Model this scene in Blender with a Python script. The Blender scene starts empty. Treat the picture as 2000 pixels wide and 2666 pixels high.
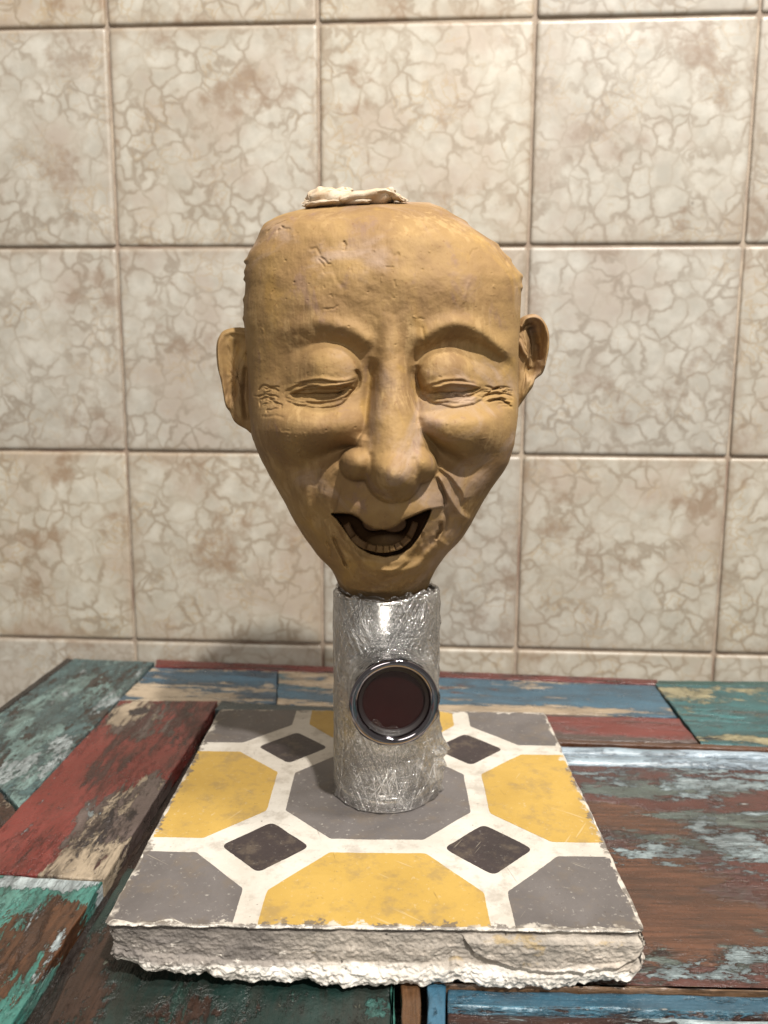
import bpy, math, random
import numpy as np
from mathutils import Vector, Matrix
random.seed(7); rng = np.random.default_rng(11)
S = bpy.context.scene
COL = S.collection

# ------------------------------------------------------------------ camera
W, H, F = 2000, 2666, 2081.0
CAM = np.array([0.0061, -0.3678, 0.1969])
YAW, PITCH, ROLL = 0.0114, 1.4166, 0.005
def _rot(a, b, c):
    ca, sa = np.cos(a), np.sin(a); cb, sb = np.cos(b), np.sin(b); cc, sc = np.cos(c), np.sin(c)
    return (np.array([[ca, -sa, 0], [sa, ca, 0], [0, 0, 1]]) @ np.array([[1, 0, 0], [0, cb, -sb], [0, sb, cb]])
            @ np.array([[cc, -sc, 0], [sc, cc, 0], [0, 0, 1]]))
ROT = _rot(YAW, PITCH, ROLL)
def ray(x, y): return ROT @ np.array([(x - W/2)/F, -(y - H/2)/F, -1.0])
def on_z(x, y, z):
    d = ray(x, y); return CAM + d*(z - CAM[2])/d[2]
def on_y(x, y, yy):
    d = ray(x, y); return CAM + d*(yy - CAM[1])/d[1]
def project(P):
    q = (P - CAM) @ ROT
    return W/2 + F*q[..., 0]/-q[..., 2], H/2 - F*q[..., 1]/-q[..., 2]
cd = bpy.data.cameras.new('camera'); cam = bpy.data.objects.new('camera', cd); COL.objects.link(cam)
M4 = np.eye(4); M4[:3, :3] = ROT; M4[:3, 3] = CAM
cam.matrix_world = Matrix(M4.tolist())
cd.sensor_fit = 'HORIZONTAL'; cd.sensor_width = 36.0; cd.lens = 36.0*F/W
cd.clip_start = 0.01; cd.clip_end = 50
cd.dof.use_dof = True; cd.dof.focus_distance = 0.335; cd.dof.aperture_fstop = 16.0
S.camera = cam

# ------------------------------------------------------------------ light
def lin(h, k=1.0):
    h = h.lstrip('#'); v = [int(h[i:i+2], 16)/255 for i in (0, 2, 4)]
    return tuple(min(1, k*(x/12.92 if x <= .04045 else ((x+.055)/1.055)**2.4)) for x in v) + (1.0,)
wd = bpy.data.worlds.new('World'); S.world = wd; wd.use_nodes = True
wd.node_tree.nodes['Background'].inputs[0].default_value = (1.0, 0.93, 0.85, 1)
wd.node_tree.nodes['Background'].inputs[1].default_value = 0.21
def area(name, loc, target, size, power, col):
    l = bpy.data.lights.new(name, 'AREA'); l.shape = 'DISK'; l.size = size; l.energy = power; l.color = col
    o = bpy.data.objects.new(name, l); COL.objects.link(o); o.location = loc
    o.rotation_euler = (Vector(target) - Vector(loc)).to_track_quat('-Z', 'Y').to_euler()
area('ceiling_lamp_light', (0.62, -0.42, 1.90), (0, 0.05, 0.1), 0.24, 30.0, (1.0, 0.96, 0.90))
area('front_lamp_light', (0.44, -1.00, 1.58), (0, 0.1, 0.1), 0.06, 51.0, (1.0, 0.95, 0.88))
area('added_fill_light', (-0.10, -1.70, 0.75), (0, 0.0, 0.08), 0.70, 9.5, (1.0, 0.93, 0.84))  # soft fill added behind the camera to brighten the pipe
S.view_settings.view_transform = 'Standard'; S.view_settings.look = 'None'
S.view_settings.exposure = 0.0; S.view_settings.gamma = 1.0
S.cycles.max_bounces = 8; S.cycles.caustics_reflective = False; S.cycles.caustics_refractive = False

# ------------------------------------------------------------------ helpers
class G:
    """tiny node-graph writer"""
    def __init__(s, name):
        s.m = bpy.data.materials.new(name); s.m.use_nodes = True; s.nt = s.m.node_tree
        s.b = s.nt.nodes['Principled BSDF']; s.out = s.nt.nodes['Material Output']
    def n(s, typ, ins=None, out=0, **props):
        nd = s.nt.nodes.new('ShaderNode' + typ)
        for k, v in props.items(): setattr(nd, k, v)
        for k, v in (ins or {}).items(): s.set(nd.inputs[k], v)
        return nd.outputs[out]
    def set(s, sock, v):
        if isinstance(v, bpy.types.NodeSocket): s.nt.links.new(v, sock)
        else: sock.default_value = v
    def math(s, op, a, b=0.0, c=0.0):
        return s.n('Math', {0: a, 1: b, 2: c}, operation=op)
    def step(s, v, lo, hi):
        return s.n('MapRange', {0: v, 1: lo, 2: hi, 3: 0.0, 4: 1.0}, interpolation_type='SMOOTHSTEP')
    def mix(s, f, a, b):
        nd = s.nt.nodes.new('ShaderNodeMix'); nd.data_type = 'RGBA'
        s.set(nd.inputs[0], f); s.set(nd.inputs[6], a); s.set(nd.inputs[7], b); return nd.outputs[2]
    def noise(s, v, scale, detail=4.0, rough=0.55, dist=0.0):
        return s.n('TexNoise', {'Vector': v, 'Scale': scale, 'Detail': detail, 'Roughness': rough, 'Distortion': dist})
    def noisec(s, v, scale, detail=3.0):
        return s.n('TexNoise', {'Vector': v, 'Scale': scale, 'Detail': detail}, out=1)
    def vmath(s, op, a, b=(0, 0, 0), sc=None):
        ins = {0: a, 1: b}
        nd = s.nt.nodes.new('ShaderNodeVectorMath'); nd.operation = op
        s.set(nd.inputs[0], a); s.set(nd.inputs[1], b)
        if sc is not None: s.set(nd.inputs[3], sc)
        return nd.outputs[0]
    def mapping(s, v, loc=(0, 0, 0), rot=(0, 0, 0), sc=(1, 1, 1)):
        return s.n('Mapping', {0: v, 1: loc, 2: rot, 3: sc})
    def coord(s): return s.n('TexCoord', out=3)
    def bump(s, h, strength=1.0, dist=0.001, normal=None):
        ins = {'Height': h, 'Strength': strength, 'Distance': dist}
        if normal is not None: ins['Normal'] = normal
        return s.n('Bump', ins)
    def fin(s, col=None, rough=None, normal=None, **kw):
        if col is not None: s.set(s.b.inputs['Base Color'], col)
        if rough is not None: s.set(s.b.inputs['Roughness'], rough)
        if normal is not None: s.set(s.b.inputs['Normal'], normal)
        for k, v in kw.items(): s.set(s.b.inputs[k.replace('_', ' ')], v)
        return s.m

def mesh(name, V, Fc, mat=None, parent=None, smooth=False, kind=None):
    me = bpy.data.meshes.new(name)
    V = np.asarray(V, dtype=np.float64)
    if isinstance(Fc, np.ndarray):
        n, k = Fc.shape
        me.vertices.add(len(V)); me.vertices.foreach_set('co', V.ravel())
        me.loops.add(n*k); me.loops.foreach_set('vertex_index', Fc.ravel().astype(np.int32))
        me.polygons.add(n); me.polygons.foreach_set('loop_start', np.arange(0, n*k, k, dtype=np.int32))
        me.update(calc_edges=True)
    else:
        me.from_pydata([tuple(v) for v in V], [], [tuple(f) for f in Fc])
    me.validate()
    if smooth: me.polygons.foreach_set('use_smooth', [True]*len(me.polygons))
    if mat: me.materials.append(mat)
    o = bpy.data.objects.new(name, me); COL.objects.link(o)
    if parent: o.parent = parent
    if kind: o['kind'] = kind
    return o
def recenter(o):
    """move the origin of a mesh object to its bounding-box centre"""
    me = o.data; n = len(me.vertices); a = np.empty(n*3); me.vertices.foreach_get('co', a); a = a.reshape(-1, 3)
    c = (a.min(0) + a.max(0))/2; me.vertices.foreach_set('co', (a - c).ravel()); o.location = tuple(c); me.update()
    return o
def thing(name, label, cat, loc=(0, 0, 0), group=None):
    o = bpy.data.objects.new(name, None); COL.objects.link(o); o.location = loc; o.empty_display_size = .02
    o['label'] = label; o['category'] = cat
    if group: o['group'] = group
    return o
def tag(o, label, cat, group=None):
    o['label'] = label; o['category'] = cat
    if group: o['group'] = group
    return o
def grid_faces(nr, nc, wrap=False, flip=False):
    i = np.arange(nr - 1)[:, None]; j = np.arange(nc if wrap else nc - 1)[None, :]
    j2 = (j + 1) % nc
    a, b, c, d = i*nc + j, i*nc + j2, (i+1)*nc + j2, (i+1)*nc + j
    q = np.stack([a, b, c, d], -1).reshape(-1, 4)
    return q[:, ::-1].copy() if flip else q
def catmull(P, n):
    P = np.asarray(P, float)
    if len(P) < 3:
        t = np.linspace(0, 1, n)[:, None]; return P[0]*(1-t) + P[-1]*t
    Q = np.vstack([2*P[0]-P[1], P, 2*P[-1]-P[-2]]); m = len(P) - 1
    t = np.linspace(0, m - 1e-9, n); k = t.astype(int); u = (t - k)[:, None]
    a, b, c, d = Q[k], Q[k+1], Q[k+2], Q[k+3]
    return .5*(2*b + (c-a)*u + (2*a-5*b+4*c-d)*u**2 + (3*b-a-3*c+d)*u**3)
def smooth1(n, sigma):
    r = rng.standard_normal(n + 2*int(4*sigma) + 2); k = np.exp(-np.linspace(-3, 3, int(6*sigma)+1)**2/2)
    s = np.convolve(r, k/np.sqrt((k**2).sum()), 'same'); return s[int(4*sigma):int(4*sigma)+n]
def gauss(A, s):
    if s <= 0: return A
    k = np.exp(-np.arange(-int(3*s)-1, int(3*s)+2)**2/(2*s*s)); k /= k.sum()
    p = len(k)//2
    B = np.pad(A, p, mode='edge')
    n0 = B.shape[0]; n1 = B.shape[1]
    f0 = 1 << int(np.ceil(np.log2(n0 + 2*p))); f1 = 1 << int(np.ceil(np.log2(n1 + 2*p)))
    K = np.fft.rfft2(np.outer(k, k), (f0, f1)); R = np.fft.irfft2(np.fft.rfft2(B, (f0, f1))*K, (f0, f1))
    return R[2*p:2*p+A.shape[0], 2*p:2*p+A.shape[1]]
def rnd(shape, s):
    a = gauss(rng.standard_normal(shape), s); return a/a.std()

# ------------------------------------------------------------------ relief painting (units: mm of clay, on a 1/5 mm raster)
K = 2000/1659.0
U0, V0, NU, NV = 440, 420, 790, 880
UU, VV = np.meshgrid(np.arange(NU) + U0, np.arange(NV) + V0)
def A1(*p): return [(448 + .46*x, 381.6 + .46*y) for x, y in p]      # measured on the upper-face close-up
def A2(*p): return [(497.7 + .4*x, 829.5 + .4*y) for x, y in p]      # measured on the lower-face close-up
def blob(cx, cy, rx, ry, h, ang=0, pw=1.0):
    a = math.radians(ang); x = UU - cx; y = VV - cy
    u = (x*math.cos(a) + y*math.sin(a))/rx; v = (-x*math.sin(a) + y*math.cos(a))/ry
    return h*np.exp(-(u*u + v*v)**pw)
def dome(cx, cy, rx, ry, h, ang=0, pw=.5):
    a = math.radians(ang); x = UU - cx; y = VV - cy
    u = (x*math.cos(a) + y*math.sin(a))/rx; v = (-x*math.sin(a) + y*math.cos(a))/ry
    return h*np.clip(1 - u*u - v*v, 0, 1)**pw
def pline(P, n=None, extra=None):
    """distance field to a smooth line; also signed side, parameter along it"""
    P = np.asarray(P, float); L = np.sqrt((np.diff(P, axis=0)**2).sum(1)).sum()
    n = n or int(L/2.5) + 3
    Q = catmull(P, n); mr = extra or 40
    x0, x1 = int(max(0, Q[:, 0].min()-mr-U0)), int(min(NU, Q[:, 0].max()+mr-U0))
    y0, y1 = int(max(0, Q[:, 1].min()-mr-V0)), int(min(NV, Q[:, 1].max()+mr-V0))
    X = UU[y0:y1, x0:x1].astype(float); Y = VV[y0:y1, x0:x1].astype(float)
    best = np.full(X.shape, 1e9); T = np.zeros(X.shape); Sd = np.zeros(X.shape)
    for i in range(n-1):
        a, b = Q[i], Q[i+1]; d = b - a; l2 = (d*d).sum() + 1e-9
        t = np.clip(((X-a[0])*d[0] + (Y-a[1])*d[1])/l2, 0, 1)
        ex = X - a[0] - t*d[0]; ey = Y - a[1] - t*d[1]; D = ex*ex + ey*ey
        m = D < best; best[m] = D[m]; T[m] = ((i + t)/(n-1))[m]; Sd[m] = np.sign(d[0]*ey - d[1]*ex)[m]
    return (slice(y0, y1), slice(x0, x1)), np.sqrt(best), T, Sd
def wob(P, a):
    P = catmull(P, max(4, int(len(P)*2.5))); return P + rng.normal(size=P.shape)*a
def ridge(R, P, w, h, taper=True, pw=2.0):
    if np.max(w) < 6: P = wob(P, .9)
    sl, D, T, _ = pline(P, extra=int(3*np.max(w))+4)
    W_ = np.interp(T, np.linspace(0, 1, len(w)), w) if np.ndim(w) else w
    H_ = np.interp(T, np.linspace(0, 1, len(h)), h) if np.ndim(h) else h
    k = np.clip(np.sin(np.pi*np.clip(T, .0, 1))*2.5, 0, 1) if taper else 1
    R[sl] += H_*k*np.exp(-(D/W_)**pw)
def fold(R, P, wide, h, side=1, cut=1.2):
    P = wob(P, .8)
    """a crease: clay rises gently on one side and drops sharply at the line"""
    sl, D, T, Sd = pline(P, extra=int(3*wide)+4)
    k = np.clip(np.sin(np.pi*T)*2.2, 0, 1); s = D*Sd*side
    R[sl] += h*k*np.where(s >= 0, np.exp(-(s/wide)**1.5), np.exp(-(s/cut)**2))
    R[sl] -= .55*h*k*np.exp(-(D/2.2)**2)
def poly(P, blur=1.0, smooth=True):
    P = np.asarray(P, float)
    if smooth: P = catmull(np.vstack([P, P[:1]]), len(P)*8)
    m = np.zeros(UU.shape, bool); x, y = UU + .01, VV + .013
    for i in range(len(P)):
        (xa, ya), (xb, yb) = P[i], P[(i+1) % len(P)]
        if ya == yb: continue
        c = ((ya > y) != (yb > y)) & (x < (xb-xa)*(y-ya)/(yb-ya) + xa); m ^= c
    return np.clip(gauss(m.astype(float), blur), 0, 1)
def smax(a, b, k):
    h = np.clip(.5 + .5*(a-b)/k, 0, 1); return b*(1-h) + a*h + k*h*(1-h)

def face_relief():
    R = np.zeros(UU.shape)
    # broad forms
    R += blob(845, 610, 190, 90, 2.5)
    R += blob(650, 640, 70, 60, 1.0) + blob(1010, 640, 70, 60, 1.0)
    sock = poly([(575, 782), (600, 758), (650, 745), (720, 744), (775, 756), (796, 790), (800, 850), (775, 885), (700, 895), (620, 885), (575, 850)], 22)
    R -= 5.8*sock*np.clip(.35 + (UU - 590)/190.0, .35, 1)
    sock = poly([(893, 800), (900, 760), (925, 752), (965, 736), (1010, 738), (1050, 754), (1092, 784), (1108, 800), (1105, 850), (1060, 885), (980, 895), (910, 885), (893, 850)], 11)
    R -= 7.0*sock
    ridge(R, [(580, 728), (640, 706), (710, 700), (775, 722), (805, 752)], 17, [0.4, 0.8, 1.4, 2.8, 2.4])
    ridge(R, [(893, 752), (925, 720), (978, 698), (1030, 710), (1080, 748), (1100, 778)], 17, [1.4, 2.4, 3.2, 3.2, 3.0, 1.6])
    # lids
    R = smax(R, dome(688, 810, 96, 72, 9.0, 6, .7) - 6.4, 2.5)
    R = smax(R, dome(708, 800, 72, 62, 10.5, 0, .7) - 3.4, 2.5)
    R = smax(R, dome(986, 814, 90, 66, 9.0, -3, .7) - 6.8, 2.5)
    R = smax(R, dome(966, 806, 70, 56, 10.5, 0, .7) - 4.0, 2.5)
    # cheeks
    R += blob(652, 922, 92, 54, 10.5, -8, 1.4) + blob(1005, 924, 86, 56, 11.0, 10, 1.4)
    R += blob(745, 905, 36, 40, 3.0) + blob(925, 905, 30, 36, 2.5)
    ridge(R, [(772, 978), (735, 972), (690, 992), (640, 1012), (590, 1010)], [12, 16, 22, 24, 20], [-8.5, -7, -5.5, -4, -1])
    ridge(R, [(902, 945), (935, 965), (975, 990), (1015, 1012), (1060, 1000)], [11, 17, 22, 22, 18], [-9.0, -7.5, -5.5, -4, -1], taper=False)
    # muzzle, jaw
    R += blob(842, 1095, 112, 82, 7.5, 0, 1.6)
    R += blob(845, 1222, 78, 34, 4.5)
    R += blob(660, 1075, 26, 55, 2.4, -14) + blob(1035, 1060, 26, 50, 2.0, 20)
    ridge(R, [(690, 1010), (676, 1050), (672, 1100), (690, 1140)], [12, 14, 14, 12], -2.4)
    fold(R, [(736, 1000), (705, 1035), (690, 1080)], 13, 1.6, side=-1, cut=8)
    # nose
    N = np.full(UU.shape, -9.0)
    B = np.full(UU.shape, -30.0)
    sl, D, T, Sd = pline([(838, 690), (842, 760), (846, 840), (849, 920), (851, 990)], extra=110)
    hh = np.interp(T, [0, .25, .5, .75, 1], [1.0, 3.5, 8.0, 13.5, 19]); ww = np.interp(T, [0, .25, .5, .75, 1], [48, 42, 45, 56, 64])
    B[sl] = hh - 9.5*(D/ww)**2.1
    R = smax(R, np.maximum(B, -9), 2.2)
    tip = dome(850, 1028, 62, 62, 29, 0, .55) - 3
    ala = dome(773, 1003, 38, 36, 13.5, 0, .55); alb = dome(906, 1006, 37, 38, 14.5, 0, .55)
    tipm = blob(846, 985, 66, 66, 17, 0, 1.15) - 3.5
    br_ = np.maximum(blob(886, 985, 42, 50, 15.5, 0, 1.1), blob(806, 988, 34, 44, 13.5, 0, 1.1)) - 3.5
    N = smax(smax(smax(tip, tipm, 9), br_, 5), np.maximum(ala, alb), 9.0)
    N = np.where(np.maximum(np.maximum(tip, tipm), np.maximum(ala, alb)) > .05, N, -9)
    N = np.where(N > -8.5, N, -6); N = gauss(N, 2.2)
    base = R.copy()
    R = np.where(N > -5.5, smax(R, N*1.0 + 2.5, 1.4), R)
    R = gauss(R, 1.8)
    # little furrow between wing and tip, nostril shade underneath
    ridge(R, [(796, 975), (800, 1005), (808, 1032)], 8, -1.0); ridge(R, [(893, 985), (897, 1010), (892, 1030)], 7, -.7)
    ridge(R, [(745, 978), (760, 968), (785, 970)], 5, -1.3); ridge(R, [(905, 962), (930, 974), (942, 1000)], 5, -.7)
    ridge(R, [(806, 770), (799, 840), (793, 915), (786, 950)], 13, -2.8); ridge(R, [(890, 790), (897, 860), (904, 925)], 12, -2.0)
    # right smile folds
    fold(R, A2((1105, 440), (1180, 500), (1240, 580), (1262, 640)), 13, 2.6, side=-1, cut=2)
    ridge(R, A2((1120, 480), (1170, 580), (1235, 690), (1300, 740)), 7, 3.4)
    ridge(R, A2((1110, 500), (1150, 590), (1160, 660)), 4, -2.5)
    ridge(R, A2((1160, 660), (1180, 720), (1150, 800), (1090, 880)), 8, -2.2)
    # upper lip: overhanging apron
    lip = poly(A2((560, 705), (600, 560), (680, 520), (800, 600), (900, 640), (1010, 560), (1090, 510), (1135, 560), (1153, 625), (1148, 664), (1070, 678), (985, 712), (930, 735), (890, 768), (830, 784), (770, 778), (720, 748), (690, 720), (640, 700)), 1.0, smooth=False)
    tt_ = np.clip((VV - 1040)/72.0, 0, 1); lip = lip*tt_*tt_*(3-2*tt_)
    R += lip*(3.0 + blob(845, 1120, 90, 40, 2.0))
    # mouth cavity
    cav = A2((545, 700), (600, 697), (655, 702), (692, 722), (722, 750), (775, 780), (832, 788), (888, 770), (930, 738), (985, 714), (1060, 682), (1085, 676),
             (1070, 720), (1040, 778), (1010, 832), (970, 882), (915, 915), (835, 930), (762, 915), (705, 885), (655, 838), (612, 775), (575, 725))
    inn = poly(cav, .9, smooth=False)
    rim = poly(cav, 7, smooth=False)
    cham = blob(838, 1150, 150, 110, 1.0)
    ridge(R, A2((590, 800), (640, 880), (720, 940), (830, 962), (930, 945), (1010, 880), (1060, 800)), 9, 2.2)
    R = R - inn*(15.0)
    tongue = dome(842, 1172, 56, 22, 5.0, 0, .8)
    R += inn*tongue*.9
    # two upper front teeth
    R = np.maximum(R, np.where(dome(808, 1128, 25, 19, 1, 0, .4) > 0, base + 1.8*dome(808, 1128, 25, 19, 1, 0, .4) + 1.0, -50))
    R = np.maximum(R, np.where(dome(851, 1130, 27, 20, 1, 0, .4) > 0, base + 1.8*dome(851, 1130, 27, 20, 1, 0, .4) + 1.2, -50))
    ridge(R, [(758, 1180), (790, 1222), (846, 1236), (905, 1218), (934, 1172)], 8, 1.8)
    ridge(R, [(775, 1196), (842, 1212), (912, 1192)], 10, -1.6)
    ridge(R, [(700, 1120), (722, 1170), (752, 1215)], 7, 1.6); ridge(R, [(960, 1110), (950, 1160), (918, 1205)], 7, 1.6)
    ridge(R, [(674, 1040), (664, 1080), (668, 1125)], 11, 1.6)
    fold(R, [(572, 500), (610, 476), (700, 455), (800, 447), (900, 450), (980, 474), (1030, 512), (1075, 560), (1104, 610)], 9, 1.7, side=-1, cut=1.8)
    fold(R, A1((1110, 160), (1200, 238), (1300, 300), (1390, 378), (1445, 470)), 8, 2.0, side=-1, cut=1.5)
    fold(R, A1((262, 290), (300, 235), (352, 205), (400, 190)), 7, 1.6, side=-1, cut=1.5)
    # chin creases
    fold(R, A2((780, 1008), (870, 1012), (930, 985), (975, 945)), 12, 2.0, side=-1, cut=2)
    ridge(R, A2((820, 1055), (900, 1030), (930, 1020)), 4, -1.2)
    for P, w, h in [(((545, 815), (590, 905), (632, 1000)), 3.4, -3.6), (((520, 840), (540, 900), (538, 945)), 3, -1.8), (((1145, 745), (1128, 800), (1105, 840)), 3.6, -4.0),
                    (((1040, 800), (1030, 850), (990, 920)), 5, -1.6), (((560, 760), (620, 850), (660, 900)), 4, -1.4), (((1100, 1010), (1060, 1060), (1000, 1080)), 5, -1.4),
                    (((640, 1100), (760, 1120), (900, 1110)), 5, 1.2), (((900, 1110), (980, 1060), (1040, 1080)), 5, 1.4), (((1080, 800), (1150, 860), (1180, 880)), 6, 1.3)]:
        ridge(R, A2(*P), w, h)
    # eyelid slits and folds
    def eye(lines):
        for P, w, h in lines:
            if P[0][0] < 300 and len(lines) > 5: h *= .65; P = [(x + rng.normal()*9, y + rng.normal()*5) for x, y in P]
            ridge(R, A1(*P), w, h*.75)
            if h < -1.3: ridge(R, A1(*[(x + rng.normal()*10, y + rng.normal()*7 + 8) for x, y in P]), w*.8, h*.35)
    fold(R, A1((345, 1015), (430, 972), (520, 952), (620, 962), (702, 940)), 5, 2.0, side=-1, cut=1.5)
    fold(R, A1((352, 1030), (450, 1000), (560, 992), (640, 990), (695, 955)), 4, 1.6, side=-1, cut=1.5)
    fold(R, A1((362, 1040), (440, 1070), (560, 1080), (640, 1055), (698, 975)), 7, 2.2, side=-1, cut=1.6)
    eye([(((380, 1022), (470, 1024), (580, 1020), (660, 1000)), 2.2, -2.6), (((360, 1035), (400, 1052), (470, 1064), (560, 1062)), 2.2, -1.4),
         (((700, 900), (712, 950), (700, 1000)), 5, -2.5), (((640, 1040), (680, 1010), (700, 985)), 2, -1.5)])
    fold(R, A1((995, 1000), (1070, 968), (1150, 952), (1230, 962), (1300, 985)), 5, 1.9, side=-1, cut=1.5)
    fold(R, A1((1010, 1020), (1110, 985), (1180, 975), (1260, 990), (1290, 1000)), 4, 1.6, side=-1, cut=1.5)
    fold(R, A1((1015, 1040), (1090, 1068), (1180, 1078), (1260, 1058), (1300, 1030)), 7, 2.2, side=-1, cut=1.6)
    eye([(((1040, 1020), (1130, 1012), (1220, 1010), (1290, 990)), 2.2, -2.6), (((1060, 1045), (1150, 1030), (1240, 1040)), 2.2, -1.2),
         (((1285, 1045), (1330, 1010), (1370, 985)), 2.0, -2.6), (((1300, 985), (1360, 995), (1400, 992)), 1.8, -2.0), (((1300, 1025), (1370, 1020), (1440, 1035)), 1.8, -2.2),
         (((1290, 1062), (1360, 1048), (1400, 1062), (1432, 1088)), 1.8, -2.4), (((1315, 1005), (1380, 1008), (1430, 1020)), 2.5, 1.2), (((1310, 1042), (1380, 1036), (1430, 1062)), 2.5, 1.2),
         (((985, 880), (982, 940), (1000, 1010)), 4, -2.4), (((1000, 1015), (1020, 1040), (1040, 1045)), 2.5, -1.6)])
    eye([(((245, 1010), (270, 985), (310, 990)), 1.8, -2.2), (((245, 1045), (275, 1015), (325, 1025)), 1.8, -2.4), (((250, 1085), (280, 1055), (320, 1065), (348, 1090)), 1.8, -2.6),
         (((262, 1110), (290, 1092), (335, 1085)), 1.8, -2.0), (((255, 1065), (290, 1035), (345, 1070)), 3, 1.3), (((262, 1030), (290, 1005), (320, 1008)), 3, 1.2), (((250, 1130), (300, 1120), (360, 1130)), 3, -1.0)])
    ridge(R, A1((390, 1010), (470, 985), (580, 978), (690, 958)), 4.5, 1.7); ridge(R, A1((400, 1050), (480, 1054), (580, 1048), (665, 1018)), 5, 1.8)
    ridge(R, A1((1030, 1003), (1120, 975), (1210, 972), (1285, 985)), 4.5, 1.7); ridge(R, A1((1035, 1042), (1130, 1052), (1220, 1048), (1280, 1025)), 5, 1.8)
    for (xa, xb, ya, yb, cx) in ((618, 766, 826, 872, 700), (908, 1058, 828, 874, 985), (1058, 1108, 836, 882, 1085), (562, 604, 836, 886, 580)):
        for _ in range(11):
            x0 = rng.uniform(xa, xb - 15); L = rng.uniform(14, 46); L = min(L, xb - x0); y0 = rng.uniform(ya, yb); c_ = (x0 - cx)*.03
            ridge(R, [(x0, y0), (x0 + L*.5, y0 - 2.5 + c_ + rng.normal()), (x0 + L, y0 + c_*2 + rng.normal()*1.5)], rng.uniform(1.1, 1.9), rng.uniform(-1.1, -.4))
    # forehead marks
    for P, w, h in [(((640, 300), (645, 330), (638, 352)), 2.2, -2.0), (((480, 345), (510, 335), (530, 372)), 2.5, -1.2), (((525, 372), (560, 400), (575, 420)), 1.5, -1.3),
                    (((515, 385), (540, 410), (552, 428)), 1.4, -1.1), (((830, 425), (880, 425)), 1.6, -.9), (((540, 620), (580, 620), (620, 605)), 1.6, -1.0),
                    (((850, 350), (880, 370), (905, 360)), 5, -1.2), (((590, 440), (610, 490), (650, 540)), 4, -.7), (((880, 480), (882, 520)), 1.5, -1.0),
                    (((325, 260), (345, 245), (355, 228)), 2.6, -2.5), (((350, 235), (372, 243), (392, 240)), 2.0, -1.6), (((970, 150), (1010, 160), (1045, 150)), 2.4, -1.8),
                    (((1155, 180), (1200, 235), (1260, 270), (1300, 300)), 2.8, -2.8), (((1150, 195), (1210, 255), (1290, 315)), 5, 1.2), (((1230, 380), (1250, 345), (1275, 340)), 2, -1.2),
                    (((1200, 600), (1215, 540), (1235, 480)), 3, .9), (((1400, 380), (1410, 420), (1450, 470)), 3, -1.8), (((1405, 440), (1440, 480), (1452, 520)), 3, -1.6),
 (((1010, 700), (1015, 740), (1040, 790)), 3, -1.0), (((560, 740), (640, 700), (720, 710)), 6, .8)]:
        ridge(R, A1(*P), w*1.2, h*.42)
    # worked clay: facets, finger dents, tool drags, pits
    n = .45*rnd(UU.shape, 22) + .11*rnd(UU.shape, 9) + .035*rnd(UU.shape, 3.2); fl = rnd(UU.shape, 12); n += .09*np.abs(fl)
    n += .02*rnd(UU.shape, 1.2)
    drag = rng.standard_normal(UU.shape)
    drag = gauss(drag, 1.0)
    kx = np.exp(-np.linspace(-2.5, 2.5, 41)**2/2); drag = np.apply_along_axis(lambda c: np.convolve(c, kx, 'same'), 0, drag); drag /= drag.std()
    n += .022*drag
    R += n*(1 - .6*inn)
    for _ in range(90):
        cx, cy = rng.uniform(520, 1120), rng.uniform(460, 1260); a = rng.uniform(-1.2, 1.2) + math.pi/2*(rng.random() < .5); L = rng.uniform(3, 16)
        ridge(R, [(cx, cy), (cx + L*math.cos(a)/2, cy + L*math.sin(a)/2 + rng.normal()), (cx + L*math.cos(a), cy + L*math.sin(a))], rng.uniform(.9, 1.8), rng.choice([-1, -1, 1])*rng.uniform(.1, .45))
    for _ in range(90):
        cx, cy = rng.uniform(560, 1100), rng.uniform(480, 1250); r = rng.uniform(.8, 1.6)
        x, y = int(cx-U0), int(cy-V0); R[y-6:y+7, x-6:x+7] -= rng.uniform(.3, .9)*np.exp(-((UU[y-6:y+7, x-6:x+7]-cx)**2 + (VV[y-6:y+7, x-6:x+7]-cy)**2)/(r*r))
    crumbs = poly([(570, 935), (640, 930), (700, 950), (640, 985), (590, 975)], 8)
    R += crumbs*.35*np.clip(rnd(UU.shape, 1.8) - .6, 0, 2)
    return gauss(R, .7), inn
RELIEF, MOUTH = face_relief()
def sample(A, u, v):
    x = np.clip(u - U0, 0, NU-1.001); y = np.clip(v - V0, 0, NV-1.001); i, j = x.astype(int), y.astype(int); a, b = x-i, y-j
    return (A[j, i]*(1-a) + A[j, i+1]*a)*(1-b) + (A[j+1, i]*(1-a) + A[j+1, i+1]*a)*b

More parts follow.
